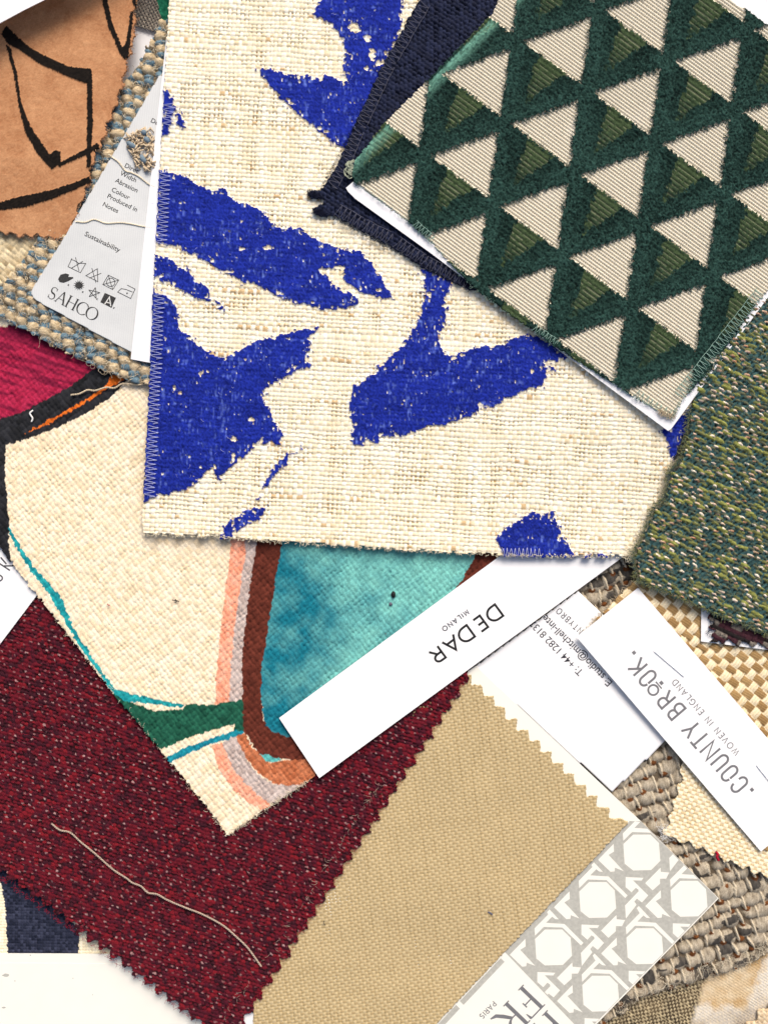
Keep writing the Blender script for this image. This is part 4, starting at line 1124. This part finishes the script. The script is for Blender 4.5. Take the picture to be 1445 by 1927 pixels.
# ================================================================== BLUE AND CREAM CLOTH
zb_ = 16.6
MOT = [
 [(308, 171), (319, 170), (327, 186), (332, 206), (341, 223), (349, 239), (347, 249), (336, 239), (327, 229), (320, 254), (304, 257)],
 [(605, -70), (605, 0), (588, 30), (605, 38), (626, 50), (643, 73), (651, 96), (649, 126), (651, 163), (633, 150), (613, 146), (603, 154), (583, 143), (570, 146), (543, 143), (510, 133), (487, 136), (492, 146), (513, 169), (540, 196), (563, 219), (590, 239), (613, 259), (639, 277), (680, 300), (730, 170), (722, 120), (740, 88), (757, 40), (762, 0), (770, -70)],
 [(295, 318), (332, 327), (352, 336), (375, 349), (399, 360), (425, 358), (445, 382), (480, 394), (500, 402), (520, 428), (545, 432), (565, 430), (600, 455), (640, 468), (680, 476), (700, 495), (713, 513), (726, 540), (742, 562), (719, 564), (686, 556), (666, 541), (646, 524), (639, 517), (606, 501), (600, 508), (606, 515), (626, 531), (646, 547), (666, 559), (676, 567), (671, 576), (639, 583), (606, 584), (580, 577), (563, 571), (530, 561), (500, 547), (480, 537), (458, 530), (429, 517), (399, 500), (360, 478), (340, 465), (290, 458)],
 [(288, 484), (316, 487), (336, 500), (359, 510), (369, 530), (389, 543), (399, 553), (395, 566), (375, 566), (352, 550), (332, 543), (316, 533), (296, 523), (286, 522)],
 [(407, 565), (412, 562), (417, 566), (416, 572), (409, 572)], [(411, 580), (417, 576), (423, 580), (421, 587), (413, 587)],
 [(280, 546), (292, 548), (312, 555), (329, 573), (337, 593), (336, 613), (346, 626), (365, 643), (389, 663), (425, 673), (439, 666), (480, 643), (513, 633), (546, 626), (597, 617), (593, 627), (580, 633), (586, 646), (577, 666), (586, 690), (566, 697), (536, 713), (507, 723), (495, 739), (500, 759), (510, 769), (510, 782), (523, 802), (531, 819), (523, 841), (510, 834), (490, 832), (480, 843), (462, 859), (442, 872), (412, 905), (405, 876), (389, 889), (369, 912), (332, 925), (309, 932), (299, 932), (265, 946)],
 [(566, 842), (572, 842), (571, 848), (565, 848)],
 [(556, 849), (540, 855), (520, 872), (510, 892), (498, 909), (495, 923), (507, 912), (520, 895), (540, 875), (545, 862)],
 [(484, 935), (490, 935), (490, 941), (484, 941)], [(497, 957), (490, 975), (470, 985), (440, 1010), (425, 1018), (412, 1016), (430, 985), (455, 965), (480, 955)],
 [(792, 505), (806, 513), (849, 530), (845, 550), (835, 563), (839, 613), (825, 630), (834, 666), (845, 674), (875, 659), (909, 651), (928, 653), (958, 639), (992, 626), (1040, 650), (1062, 672), (1060, 677), (1035, 679), (1021, 683), (1026, 693), (1028, 709), (1015, 726), (995, 732), (978, 739), (945, 752), (938, 766), (915, 762), (885, 786), (826, 802), (806, 802), (762, 819), (719, 822), (709, 836), (689, 826), (686, 837), (666, 837), (659, 819), (666, 802), (656, 782), (659, 746), (669, 726), (699, 706), (713, 689), (756, 653), (776, 623), (792, 590), (802, 546)],
 [(1030, 692), (1037, 690), (1043, 696), (1039, 703), (1031, 701)],
 [(930, 1012), (955, 990), (978, 977), (995, 967), (1028, 967), (1043, 962), (1040, 980), (1051, 992), (1058, 1010), (1068, 1020), (1081, 1049), (945, 1050), (938, 1025)],
 [(1094, 1048), (1100, 1043), (1112, 1044), (1112, 1052), (1094, 1052)], [(1122, 1050), (1124, 1040), (1138, 1042), (1150, 1052)],
 [(1244, 808), (1257, 805), (1274, 785), (1300, 765), (1312, 786), (1300, 799), (1296, 819), (1286, 842), (1277, 864), (1267, 871), (1257, 852), (1250, 829)],
]
def motif(X, Y, seed=180):
    wx = X + 3.0 * (2 * vn(X / 5.5, Y / 5.5, seed) - 1) + 1.2 * (2 * vn(X / 2.2, Y / 2.2, seed + 2) - 1)
    wy = Y + 3.0 * (2 * vn(X / 5.5, Y / 5.5, seed + 1) - 1) + 1.2 * (2 * vn(X / 2.2, Y / 2.2, seed + 3) - 1)
    wx = wx + 5 * (hsh(X // 8.6, Y // 9.1, seed + 5) - .5); wy = wy + 5 * (hsh(X // 8.6, Y // 9.1, seed + 6) - .5)
    r = np.zeros(X.shape, bool)
    for p in MOT: r |= inpoly(wx, wy, p)
    return r
def f_blue(u, v, X, Y):
    H, top, i, j, fu, fv = weave(u, v, 8.1, 8.6, plain, .88, .92, 2.9, 2.8, 1.25, .26, .46, .25, 3.2, 190, .26)
    r = hsh(i, j, 191); row = hsh(0 * j, j, 192); colm = hsh(i, 0 * i, 193)
    st = vn(u / 26, j * 3.3, 194); sw = vn(i * 3.7, v / 26, 195)
    fib = vn(u / 1.7, v / 1.7, 187)
    cw = mix(lin(236, 222, 188), lin(254, 250, 238), np.clip(.05 + .4 * colm + .6 * sw + .25 * (fib - .5), 0, 1))
    cf = mix(lin(220, 200, 160), lin(248, 238, 212), np.clip(-.05 + .45 * row + .8 * st + .25 * (fib - .5) + .2 * (r - .5), 0, 1))
    cf = sel((st < .16) & (row < .35), mix(lin(196, 164, 120), lin(218, 192, 150), fib), cf)
    c = sel(top, cw, cf)
    c = sel(H < .5, lin(200, 174, 130), c)
    mo = motif(X, Y)
    wn = fbm(X / 17, Y / 10, 196)
    worn = (vn(u / 2.6, v / 7, 197) > .88) & (wn > .62)
    offs = [motif(X + dx, Y + dy, 180) for dx, dy in ((9, 6), (-9, -6), (7, -8), (-7, 8))]
    near = ~(offs[0] & offs[1] & offs[2] & offs[3])
    outer = offs[0] | offs[1] | offs[2] | offs[3]
    worn |= near & (vn(u / 5, v / 7, 198) > .87 - .10 * (wn > .56))
    mo = mo | (outer & (vn(u / 4.2, v / 4.2, 207) > .88) & (fbm(X / 40, Y / 40, 208) > .48))
    for (px, py, rx, ry) in ((668, 55, 12, 9), (690, 75, 8, 7), (700, 105, 7, 12), (712, 122, 5, 6), (440, 862, 4, 9), (379, 703, 4, 4), (330, 730, 2.5, 5), (441, 827, 6, 5), (474, 790, 5, 4), (630, 512, 18, 5), (655, 545, 16, 4), (690, 130, 5, 5), (770, 20, 9, 26), (330, 225, 7, 8), (712, 547, 5, 3), (455, 470, 7, 3), (505, 468, 10, 4), (1000, 700, 4, 4), (640, 505, 12, 4)):
        dd = ((X - px) / rx) ** 2 + ((Y - py) / ry) ** 2
        worn |= dd < 1.5 * vn(X / 4, Y / 4, 199)
    pile = mo & ~worn
    n = vn(u / 1.7, v / 2.4, 201)
    li = np.clip(2.6 * (vn(u / 2.8, v / 8, 202) - .60), 0, 1) * np.clip(4 * (wn - .42), 0, 1)
    cb = mix(mix(lin(14, 26, 100), lin(36, 56, 176), np.clip(n * .8 + .5 * (fbm(u / 26, v / 12, 206) - .4), 0, 1)), lin(112, 136, 220), li * .75)
    Hp = 4.4 + 1.4 * n + 1.0 * vn(u / 4, v / 4, 203) + .32 * H - 1.4 * li
    H2 = np.where(pile, np.maximum(Hp, H), H)
    eb = np.interp(X, [260, 409, 533, 756, 960, 1181], [1008, 1013, 1023, 1038, 1048, 1050]) - Y
    keep = (eb > 6 * hsh(i, 0, 205)) | pile
    return H2, sel(pile, cb, c), keep
def z_blue(X, Y):
    q = np.clip((np.asarray(Y, float) - 540) / 460, 0, 1)
    sx = np.clip((np.asarray(X, float) - 720) / 400, 0, 1); sy = np.clip((np.asarray(Y, float) - 680) / 340, 0, 1)
    return zb_ - 3.6 * q * q * (3 - 2 * q) - 3.4 * sx * sx * (3 - 2 * sx) * sy * sy * (3 - 2 * sy)
BLP = [(319, -75), (319, 0), (309, 180), (300, 345), (292, 497), (284, 679), (278, 800), (270.5, 945), (267, 968), (271, 1009), (409, 1014), (533, 1024), (756, 1039), (960, 1049), (1181, 1052), (1200, 1037), (1235, 962), (1262, 874), (1304, 775), (1330, 600), (1000, -75)]
t = thing('pile_print_swatch', 'large cream slub linen swatch with brushed royal blue pile shapes, in the middle', 'fabric swatch', (750, 600), zb_)
prism('backing_board', [[(314, 70), (247, 676), (284, 683), (700, 720), (700, 70)]], zb_ - .65, .5, M['board'], t)
fabric('woven_cloth', BLP, z_blue, 2.9, 1.5, f_blue, M['velvet_blue'], t, jit=1.0, jscale=4)
rg8 = random.Random(71)
def overlock(p, q, width, pitch, z, rg, side=1, loop=True, r=.55):
    """zigzag edge stitch along p->q; `side` picks the side the stitch bites into"""
    zf = zfn(z)
    d = np.array(q, float) - np.array(p, float); L = np.hypot(*d); d /= L
    nrm = np.array([-d[1], d[0]]) * side
    pts, ch = [], []
    n = int(L / pitch)
    for k in range(n):
        s = k * pitch
        for off, w, hh in ((0, -.5, -.5), (.35, width * .5, .15), (.5, width + rg.uniform(-1.5, 1.5), .0), (.72, width * .5, .15)):
            w_ = np.array(p) + d * (s + off * pitch + rg.uniform(-.7, .7)) + nrm * w
            pts.append((w_[0], w_[1], float(zf(np.array(w_[0]), np.array(w_[1]))) + hh))
        w_ = np.array(p) + d * s + nrm * (width + rg.uniform(-.8, .8))
        ch.append((w_[0], w_[1], float(zf(np.array(w_[0]), np.array(w_[1]))) + rg.uniform(-.05, .1)))
    return [(smooth_path(pts, 3), r), (smooth_path(ch, 2), r)]
zst = lambda X, Y: z_blue(X, Y) + 2.45
ed = [(309, 180), (292, 497), (284, 679), (278, 800), (270.5, 945)]
st = []
for a, b in zip(ed[:-1], ed[1:]): st += overlock((a[0] + 1, a[1]), b, 21, 8.6, zst, rg8, -1)
st += overlock((1085, 1050), (938, 1048), 17, 7.5, zst, rg8, 1)
def stitch_runs(st, mat, t, test=None):
    for kk, (p, r) in enumerate(st):
        nm = 'overlock_stitch' if kk % 2 == 0 else 'chain_stitch'
        if test is None:
            tubes(nm, [(p, r)], mat, t, 4); continue
        ok = test(p[:, 0], p[:, 1])
        run = []
        for q, k_ in list(zip(p, ok)) + [(None, False)]:
            if k_: run.append(q)
            else:
                if len(run) > 40: tubes(nm, [(np.array(run), r)], mat, t, 4)
                run = []
in_motif = lambda x, y: inpoly(x, y, MOT[0]) | inpoly(x, y, MOT[2]) | inpoly(x, y, MOT[3]) | inpoly(x, y, MOT[6]) | inpoly(x, y, MOT[13])
stitch_runs(st, M['t_lilac'], t, in_motif)
tubes('loose_fibre', fuzz(rg8, 620, lambda: on_edge([(270, 1008), (409, 1012), (533, 1022), (756, 1037), (960, 1047), (1181, 1050)], 5, rg8), 6, lambda X, Y: z_blue(X, Y) + 2.0, 1.0, math.pi / 2, .5, 1.5)
      + fuzz(rg8, 480, lambda: on_edge([(1185, 1050), (1200, 1037), (1235, 962), (1262, 874)], 10, rg8), 22, lambda X, Y: z_blue(X, Y) + 1.6, 1.2, .6, .45, 1.8), M['t_cream'], t, 3, 'stuff')
rg9 = random.Random(77)
def in_blue():
    while True:
        x, y = rg9.uniform(280, 1100), rg9.uniform(0, 1045)
        if motif(np.array([x]), np.array([y]))[0]: return x, y
tubes('loose_fibre', fuzz(rg9, 90, in_blue, 9, lambda X, Y: z_blue(X, Y) + 2.5, 3, None, .28, 3), M['t_lilac'], t, 3, 'stuff')

# ================================================================== NAVY
zn = 18.6
def f_navy(u, v, X, Y):
    H, i, j, x, y = lens(u, v, 9.4, 7.4, .5, (0, 0), 24, 6.2, 4.4, 6.0, 210, .12, .5, .2, 14)
    n = vn(x / 1.6 + 5 * hsh(i, j, 213), y / 3, 211)
    return np.maximum(H, 0) + 1.4 * n, mix(lin(15, 19, 36), lin(40, 48, 78), np.clip(hsh(i, j, 212) * .5 + .6 * n - .1, 0, 1))
NV = [(789, 0), (803, -75), (1010, -75), (1010, 560), (885, 546), (799, 509), (739, 467), (680, 437), (650, 418), (628, 407), (606, 410), (592, 402), (588, 396), (606, 386), (610, 378), (598, 376), (584, 374), (579, 366), (586, 360), (603, 360), (620, 333), (636, 309), (666, 239), (723, 116)]
t = thing('navy_swatch', 'dark navy woven swatch with stitched edges under the green velvet page', 'fabric swatch', (740, 300), zn)
z_nv = lambda X, Y: zn - .004 * np.clip(np.asarray(Y, float) - 300, 0, 400)
fabric('woven_cloth', NV, z_nv, 33, 1.5, f_navy, M['wool'], t, jit=1.6, jscale=4)
rgn = random.Random(81)
st = []
ed = [(791, 0), (723, 117), (666, 241), (636, 311), (612, 352)]
for a, b in zip(ed[:-1], ed[1:]): st += overlock(a, b, 21, 11, lambda X, Y: z_nv(X, Y) + 2.35, rgn, -1, r=.40)
ed = [(628, 405), (680, 435), (739, 465), (799, 507), (885, 545)]
for a, b in zip(ed[:-1], ed[1:]): st += overlock(a, b, 24, 10, lambda X, Y: z_nv(X, Y) + 2.35, rgn, -1, r=.40)
stitch_runs(st, M['t_grey'], t)
tubes('loose_fibre', fuzz(rgn, 220, lambda: on_edge([(606, 372), (592, 366), (582, 366)], 3, rgn), 9, zn + 1, 1, math.pi, .5, 1.6) + fuzz(rgn, 160, lambda: on_edge([(612, 400), (594, 400)], 3, rgn), 9, zn + 1, 1, 2.6, .5, 1.6)
      + fuzz(rgn, 260, lambda: on_edge([(600, 365), (666, 239), (789, 0)], 0, rgn), 5, zn + 1, 1, math.pi, .35, 1.6) + fuzz(rgn, 300, lambda: on_edge([(628, 408), (739, 468), (885, 546)], 0, rgn), 6, zn + 1, 1, 2.0, .35, 1.6), M['t_navy'], t, 3, 'stuff')

# ================================================================== GREEN TWEED
def z_tw(X, Y): return 18.2 - .019 * np.clip(Y - 700, 0, 350) - .012 * np.clip(Y - 1050, 0, 400)
def f_tweed(u, v, X, Y):
    u = u + 2.5 * (2 * vn(u / 20, v / 20, 218) - 1); v = v + 2.0 * (2 * vn(u / 20, v / 20, 219) - 1)
    u = u * 1.16; v = v * 1.16
    n = vn(u / 2, v / 2, 221)
    # steep teal warp strokes
    H1, i1, j1, x1, y1 = lens(u, v, 10.6, 9.4, .5, (0, 0), -62, 9.5, 4.2, 6.0, 220, .10, .5, .2, 10)
    f1 = vn(y1 / 1.3 + 9 * hsh(i1, j1, 225), x1 / 5, 226)
    H = np.maximum(H1 + 1.1 * f1, 1 + n)
    c = mix(lin(32, 58, 60), lin(72, 108, 108), np.clip(.15 + .6 * f1 + .35 * (hsh(i1, j1, 222) - .3), 0, 1))
    c = sel(H1 < .5, lin(36, 54, 50), c)
    # slubby green weft floats
    H2, i2, j2, x2, y2 = lens(u, v, 21.2, 18.8, .5, (5, 4), 11, 12.5, 4.3, 7.6, 230, .14, .45, .3, 9)
    f2 = vn(y2 / 1.4 + x2 / 6 + 9 * hsh(i2, j2, 231), x2 / 6, 232)
    r = hsh(i2, j2, 233)
    lo = sel(r < .45, lin(60, 66, 50), sel(r < .75, lin(80, 82, 50), lin(100, 103, 50)))
    hi = sel(r < .45, lin(118, 120, 92), sel(r < .75, lin(140, 142, 86), lin(164, 167, 92)))
    H2f = H2 + 1.2 * f2
    ok = (H2 > 0) & (H2f > H)
    c = sel(ok, lo * (1 - f2[..., None]) + hi * f2[..., None], c); H = np.where(ok, H2f, H)
    H4, i4, j4, x4, y4 = lens(u, v, 21.2, 18.8, .5, (15, 13), 10, 10.5, 3.8, 6.6, 240, .16, .45, .3, 9)
    f4 = vn(y4 / 1.4 + 9 * hsh(i4, j4, 241), x4 / 6, 242); r4 = hsh(i4, j4, 243)
    ok = (H4 > 0) & (H4 + f4 > H)
    c = sel(ok, sel(r4 < .6, mix(lin(44, 58, 50), lin(92, 102, 84), f4), mix(lin(76, 80, 46), lin(134, 138, 80), f4)), c); H = np.where(ok, H4 + f4, H)
    # short pale dashes
    H3, i3, j3, x3, y3 = lens(u, v, 21.2, 9.4, .34, (2, 5), 6, 6.8, 2.3, 9.2, 250, .18, .5, .25, 10)
    ok = (H3 > 0) & (hsh(i3, j3, 251) < .50) & (H3 > H - .5)
    c = sel(ok, mix(lin(186, 132, 98), lin(252, 236, 214), np.clip(hsh(i3, j3, 252) * 1.1 - x3 * .03, 0, 1)), c); H = np.where(ok, np.maximum(H, H3), H)
    return H, c
TW = [(1305, 740), (1299, 769), (1294, 812), (1280, 869), (1259, 892), (1253, 938), (1229, 960), (1213, 1003), (1192, 1046), (1196, 1058), (1198, 1092), (1203, 1097), (1236, 1108), (1268, 1119), (1293, 1131), (1319, 1145), (1350, 1158), (1375, 1170), (1407, 1178), (1445, 1194), (1515, 1222), (1515, 440), (1420, 520), (1330, 640)]
t = thing('tweed_swatch', 'green, teal and lime flecked tweed swatch with frayed edges on the right', 'fabric swatch', (1370, 900), 14)
fabric('woven_cloth', TW, z_tw, 17, 1.6, f_tweed, M['wool'], t, jit=3.0, jscale=6)
rgt = random.Random(91)
edl = [(1299, 769), (1294, 812), (1280, 869), (1259, 892), (1253, 938), (1229, 960), (1213, 1003), (1192, 1046), (1198, 1092)]
edb = [(1198, 1093), (1236, 1108), (1293, 1131), (1350, 1158), (1407, 1178), (1445, 1194)]
zt1 = lambda X, Y: z_tw(X, Y) + 1.4
def twin():
    while True:
        x, y = rgt.uniform(1190, 1460), rgt.uniform(600, 1200)
        if inpoly(np.array([x]), np.array([y]), TW)[0]: return x, y
tubes('loose_fibre', fuzz(rgt, 330, lambda: on_edge(edl, 5, rgt), 12, zt1, 1, math.pi, .45, 1.5) + fuzz(rgt, 330, lambda: on_edge(edb, 4, rgt), 11, zt1, 1, 2.0, .45, 1.5), M['t_olive'], t, 3, 'stuff')
tubes('loose_fibre', fuzz(rgt, 200, lambda: on_edge(edl, 5, rgt), 10, zt1, 1, math.pi, .5, 1.5) + fuzz(rgt, 200, lambda: on_edge(edb, 4, rgt), 9, zt1, 1, 2.0, .5, 1.5) + fuzz(rgt, 350, twin, 14, lambda X, Y: z_tw(X, Y) + 2.6, 1, None, .3, 1.5), M['t_teal'], t, 3, 'stuff')
tubes('loose_fibre', fuzz(rgt, 280, twin, 14, lambda X, Y: z_tw(X, Y) + 2.7, 1, .3, .35, 1.2), M['t_olive'], t, 3, 'stuff')

# ================================================================== GREEN VELVET PAGE
zg2 = 21.4
t = thing('velvet_sample_page', 'green and cream triangle patterned velvet on a white board, topmost at the upper right', 'fabric sample', (1080, 360), zg2)
BRD = [(651, 354), (655, 360), (668, 374), (812, 477), (888, 534), (965, 600), (1095, 695), (1255, 811), (1262, 807), (1411, 604), (1560, 403), (1560, -10), (1380, -140), (1100, -140), (900, 80), (672, 336)]
BRD = [(651, 354), (655, 361), (668, 374), (812, 478), (960, 591), (1095, 692), (1256, 811), (1262, 807), (1411, 604), (1560, 402), (1560, -10), (1380, -140), (1100, -140), (900, 80), (672, 336)]
z_pg = lambda X, Y: zg2 - .0070 * (np.asarray(Y, float) - 340)
prism('backing_board', [BRD], z_pg, .5, M['board'], t)
z_pc = lambda X, Y: z_pg(X, Y) + .55
LA = 161.0; LB_ = 137.7; SHF = 73.5
A_L = math.degrees(math.atan2(95.3, 129.6))
ca, sa = math.cos(math.radians(A_L)), math.sin(math.radians(A_L))
# lattice origin: left tip of the triangle at (1115, 176)
def f_tri(u, v, X, Y):
    wx = X + 3.6 * (2 * vn(X / 2.6, Y / 6, 230) - 1); wy = Y + 3.6 * (2 * vn(X / 2.6, Y / 6, 231) - 1)
    def cells(x, y):
        dx, dy = x - 1114.5, y - 176.0
        a = dx * ca + dy * sa; b = -dx * sa + dy * ca
        row = np.floor((b + 111.0) / LB_).astype(int)
        return a, b, row, b - row * LB_
    a, b, row, bb = cells(wx, wy)
    a0, b0, _, _ = cells(X, Y)
    def fold(q, r):
        q = q - r * SHF; k = np.floor((q + 14) / LA)
        return q - k * LA, k
    aa, k = fold(a, row)
    f = np.clip(-bb / 111.0, 0, 1)
    cream = (bb < 1) & (bb > -108) & (aa > 75 * f) & (aa < 134 - 59 * f)
    up = bb > 0
    b2 = np.where(up, bb, bb + LB_); r2 = np.where(up, row, row - 1)
    a2, k2 = fold(a, r2)
    g = np.clip(b2 / 135.0, 0, 1)
    rib = (a2 > 66 * g - 4) & (a2 < 138 - 70 * g) & ~cream
    q = np.clip(b2 / 88.0, 0, 1)
    step = np.floor(b2 / 9.0)
    jag = 7 * (hsh(step, k2 + r2 * 7, 232) - .5)
    olive = (b2 > 1) & (b2 < 90) & (a2 > 38 + 28 * q + jag) & (a2 < 100 - 30 * q + jag) & ~cream
    n = vn(u / 1.7, v / 1.7, 233); n2 = vn(u / 3.4, v / 3.4, 234); n3 = fbm(X / 60, Y / 60, 238)
    rb = np.cos(2 * math.pi * b0 / 6.1); tie = np.cos(2 * math.pi * a0 / 4.4)
    Hc = 1.6 + 1.1 * rb + .4 * tie * (rb < .3)
    cc = mix(lin(160, 148, 122), lin(238, 230, 210), np.clip(.60 + .50 * rb + .22 * tie * (rb < .3), 0, 1))
    tuft = np.clip(.65 * n + .55 * n2 - .1, 0, 1)
    Hg = 4.0 + 3.6 * tuft
    pile = mix(lin(8, 23, 21), lin(54, 86, 78), np.clip(1.15 * tuft ** 1.5 + .3 * (n3 - .5), 0, 1))
    pd = mix(lin(6, 19, 17), lin(38, 64, 57), np.clip(tuft ** 1.3 + .2 * (n3 - .5), 0, 1))
    Hr = 3.6 + .7 * np.cos(2 * math.pi * b0 / 9) + 3.0 * tuft
    edge = np.clip((a2 - 66 * g) / 14, 0, 1) * np.clip((136 - 68 * g - a2) / 14, 0, 1)
    edge = edge * np.clip(1 - .8 * g, 0, 1) * .85
    pdx = pile * (1 - edge[..., None]) + pd * edge[..., None]
    c = sel(cream, cc, sel(rib, pdx, pile)); H = np.where(cream, Hc, np.where(rib, Hr * edge + Hg * (1 - edge), Hg))
    rbo = np.cos(2 * math.pi * b0 / 8.6)
    ol = mix(lin(28, 43, 27), lin(76, 93, 63), np.clip(.2 + .8 * tuft, 0, 1))
    line = (rbo > .80) & (b2 > 12) & (b2 < 76) & (vn(u / 5, v / 5, 239) > .3)
    ol = sel(line, lin(118, 124, 98), ol)
    ol = mix(ol, pd, np.clip(1.15 * q - .25, 0, .8) * (vn(u / 4, v / 4, 241) > .3))
    c = sel(olive, ol, c); H = np.where(olive, 3.9 - .6 * rbo + 1.6 * tuft * ~line, H)
    dl = (X - 666) * .713 + (Y - 306) * .70
    e1 = np.clip(1 - dl / 20, 0, 1) * (dl > -5) * (~cream)
    c = mix(c, lin(120, 176, 156), np.clip(e1 * (.35 + .7 * (vn(u / 2.2, v / 6, 236) - .2)), 0, .85))
    H = np.where(~cream, H * (1 - .4 * e1), H)
    return H, c
def is_cream(x, y):
    dx, dy = x - 1114.5, y - 176.0
    a = dx * ca + dy * sa; b = -dx * sa + dy * ca
    r = math.floor((b + 111.0) / LB_); bb = b - r * LB_
    q = a - r * SHF; q -= math.floor((q + 14) / LA) * LA
    f = min(1, max(0, -bb / 111.0))
    return -108 < bb < 1 and 75 * f < q < 134 - 59 * f
GV = [(937, 0), (990, -75), (1280, -75), (1374, 0), (1445, 51), (1515, 101), (1515, 460), (1445, 547), (1420, 574), (1334, 697), (1281, 757), (1270, 784), (1262, 789), (1191, 747), (1055, 661), (965, 598), (888, 541), (812, 459), (759, 411), (700, 368), (666, 343), (663, 330), (666, 306), (722, 232), (812, 143), (926, 26)]
fabric('velvet_cloth', GV, z_pc, A_L, 1.4, f_tri, M['velvet'], t, jit=1.4, jscale=3)
rgv = random.Random(101)
zs2 = zg2 + 1.6
z_s2 = lambda X, Y: z_pc(X, Y) + 2.0
st = overlock((1440, 555), (1282, 755), 21, 9.4, z_s2, rgv, 1, r=.55)
st += overlock((1191, 745), (1262, 787), 14, 10, lambda X, Y: z_pc(X, Y) + 1.3, rgv, -1, r=.5)[:1]
st += overlock((775, 425), (812, 459), 14, 8, z_s2, rgv, -1, r=.5) + overlock((1000, 622), (1050, 657), 14, 8, z_s2, rgv, -1, r=.5)
stitch_runs(st, M['t_green'], t)
rt = random.Random(5)
tf = []
for k in range(15):
    a = rt.uniform(2.2, 4.4); L = rt.uniform(10, 20)
    x, y = 664 + rt.uniform(-5, 3), 321 + rt.uniform(-11, 11)
    tf.append((smooth_path([(x, y, zs2 - .5), (x + math.cos(a) * L * .6, y + math.sin(a) * L * .6, zs2 + .4), (x + math.cos(a + .8) * L, y + math.sin(a + .8) * L, zs2 - .6), (x + math.cos(a + 1.7) * L * .7, y + math.sin(a + 1.7) * L * .7, zs2 - .8)], 4), rt.uniform(.9, 1.6)))
tubes('yarn_tuft', tf, thread_mat('sage_yarn', (0.30, 0.33, 0.25)), t, 5)
rgp = random.Random(111); pf = []
while len(pf) < 2600:
    x, y = rgp.uniform(640, 1450), rgp.uniform(-10, 790)
    if is_cream(x, y) or not inpoly(np.array([x]), np.array([y]), GV)[0]: continue
    a_ = rgp.uniform(0, 2 * math.pi)
    for _ in range(3):
        a_ += 2.1
        if is_cream(x + 6 * math.cos(a_), y + 6 * math.sin(a_)):
            z_ = float(z_pc(0, y)); L_ = rgp.uniform(5, 9)
            pf.append((np.array([(x, y, z_ + 1.2), (x + L_ * .5 * math.cos(a_), y + L_ * .5 * math.sin(a_), z_ + 1.6), (x + L_ * math.cos(a_ + .3), y + L_ * math.sin(a_ + .3), z_ + 1.1)]), rgp.uniform(.35, .6)))
            break
tubes('pile_fibre', pf, thread_mat('green_pile_fibre', (0.022, 0.062, 0.056)), t, 3, 'stuff')
edges = [(666, 343), (759, 411), (812, 459), (888, 541), (965, 598), (1055, 661), (1191, 747), (1262, 789), (1281, 757), (1334, 697), (1420, 574)]
tubes('loose_fibre', fuzz(rgv, 420, lambda: on_edge(edges, 2, rgv), 7, lambda X, Y: z_pc(X, Y) + .9, 1, None, .3, 1.6), M['t_green'], t, 3, 'stuff')
tubes('loose_fibre', fuzz(rgv, 130, lambda: on_edge([(1262, 789), (1240, 777), (1268, 784)], 4, rgv), 10, lambda X, Y: z_pc(X, Y) + .9, 1, None, .35, 1.8), M['t_beige'], t, 3, 'stuff')
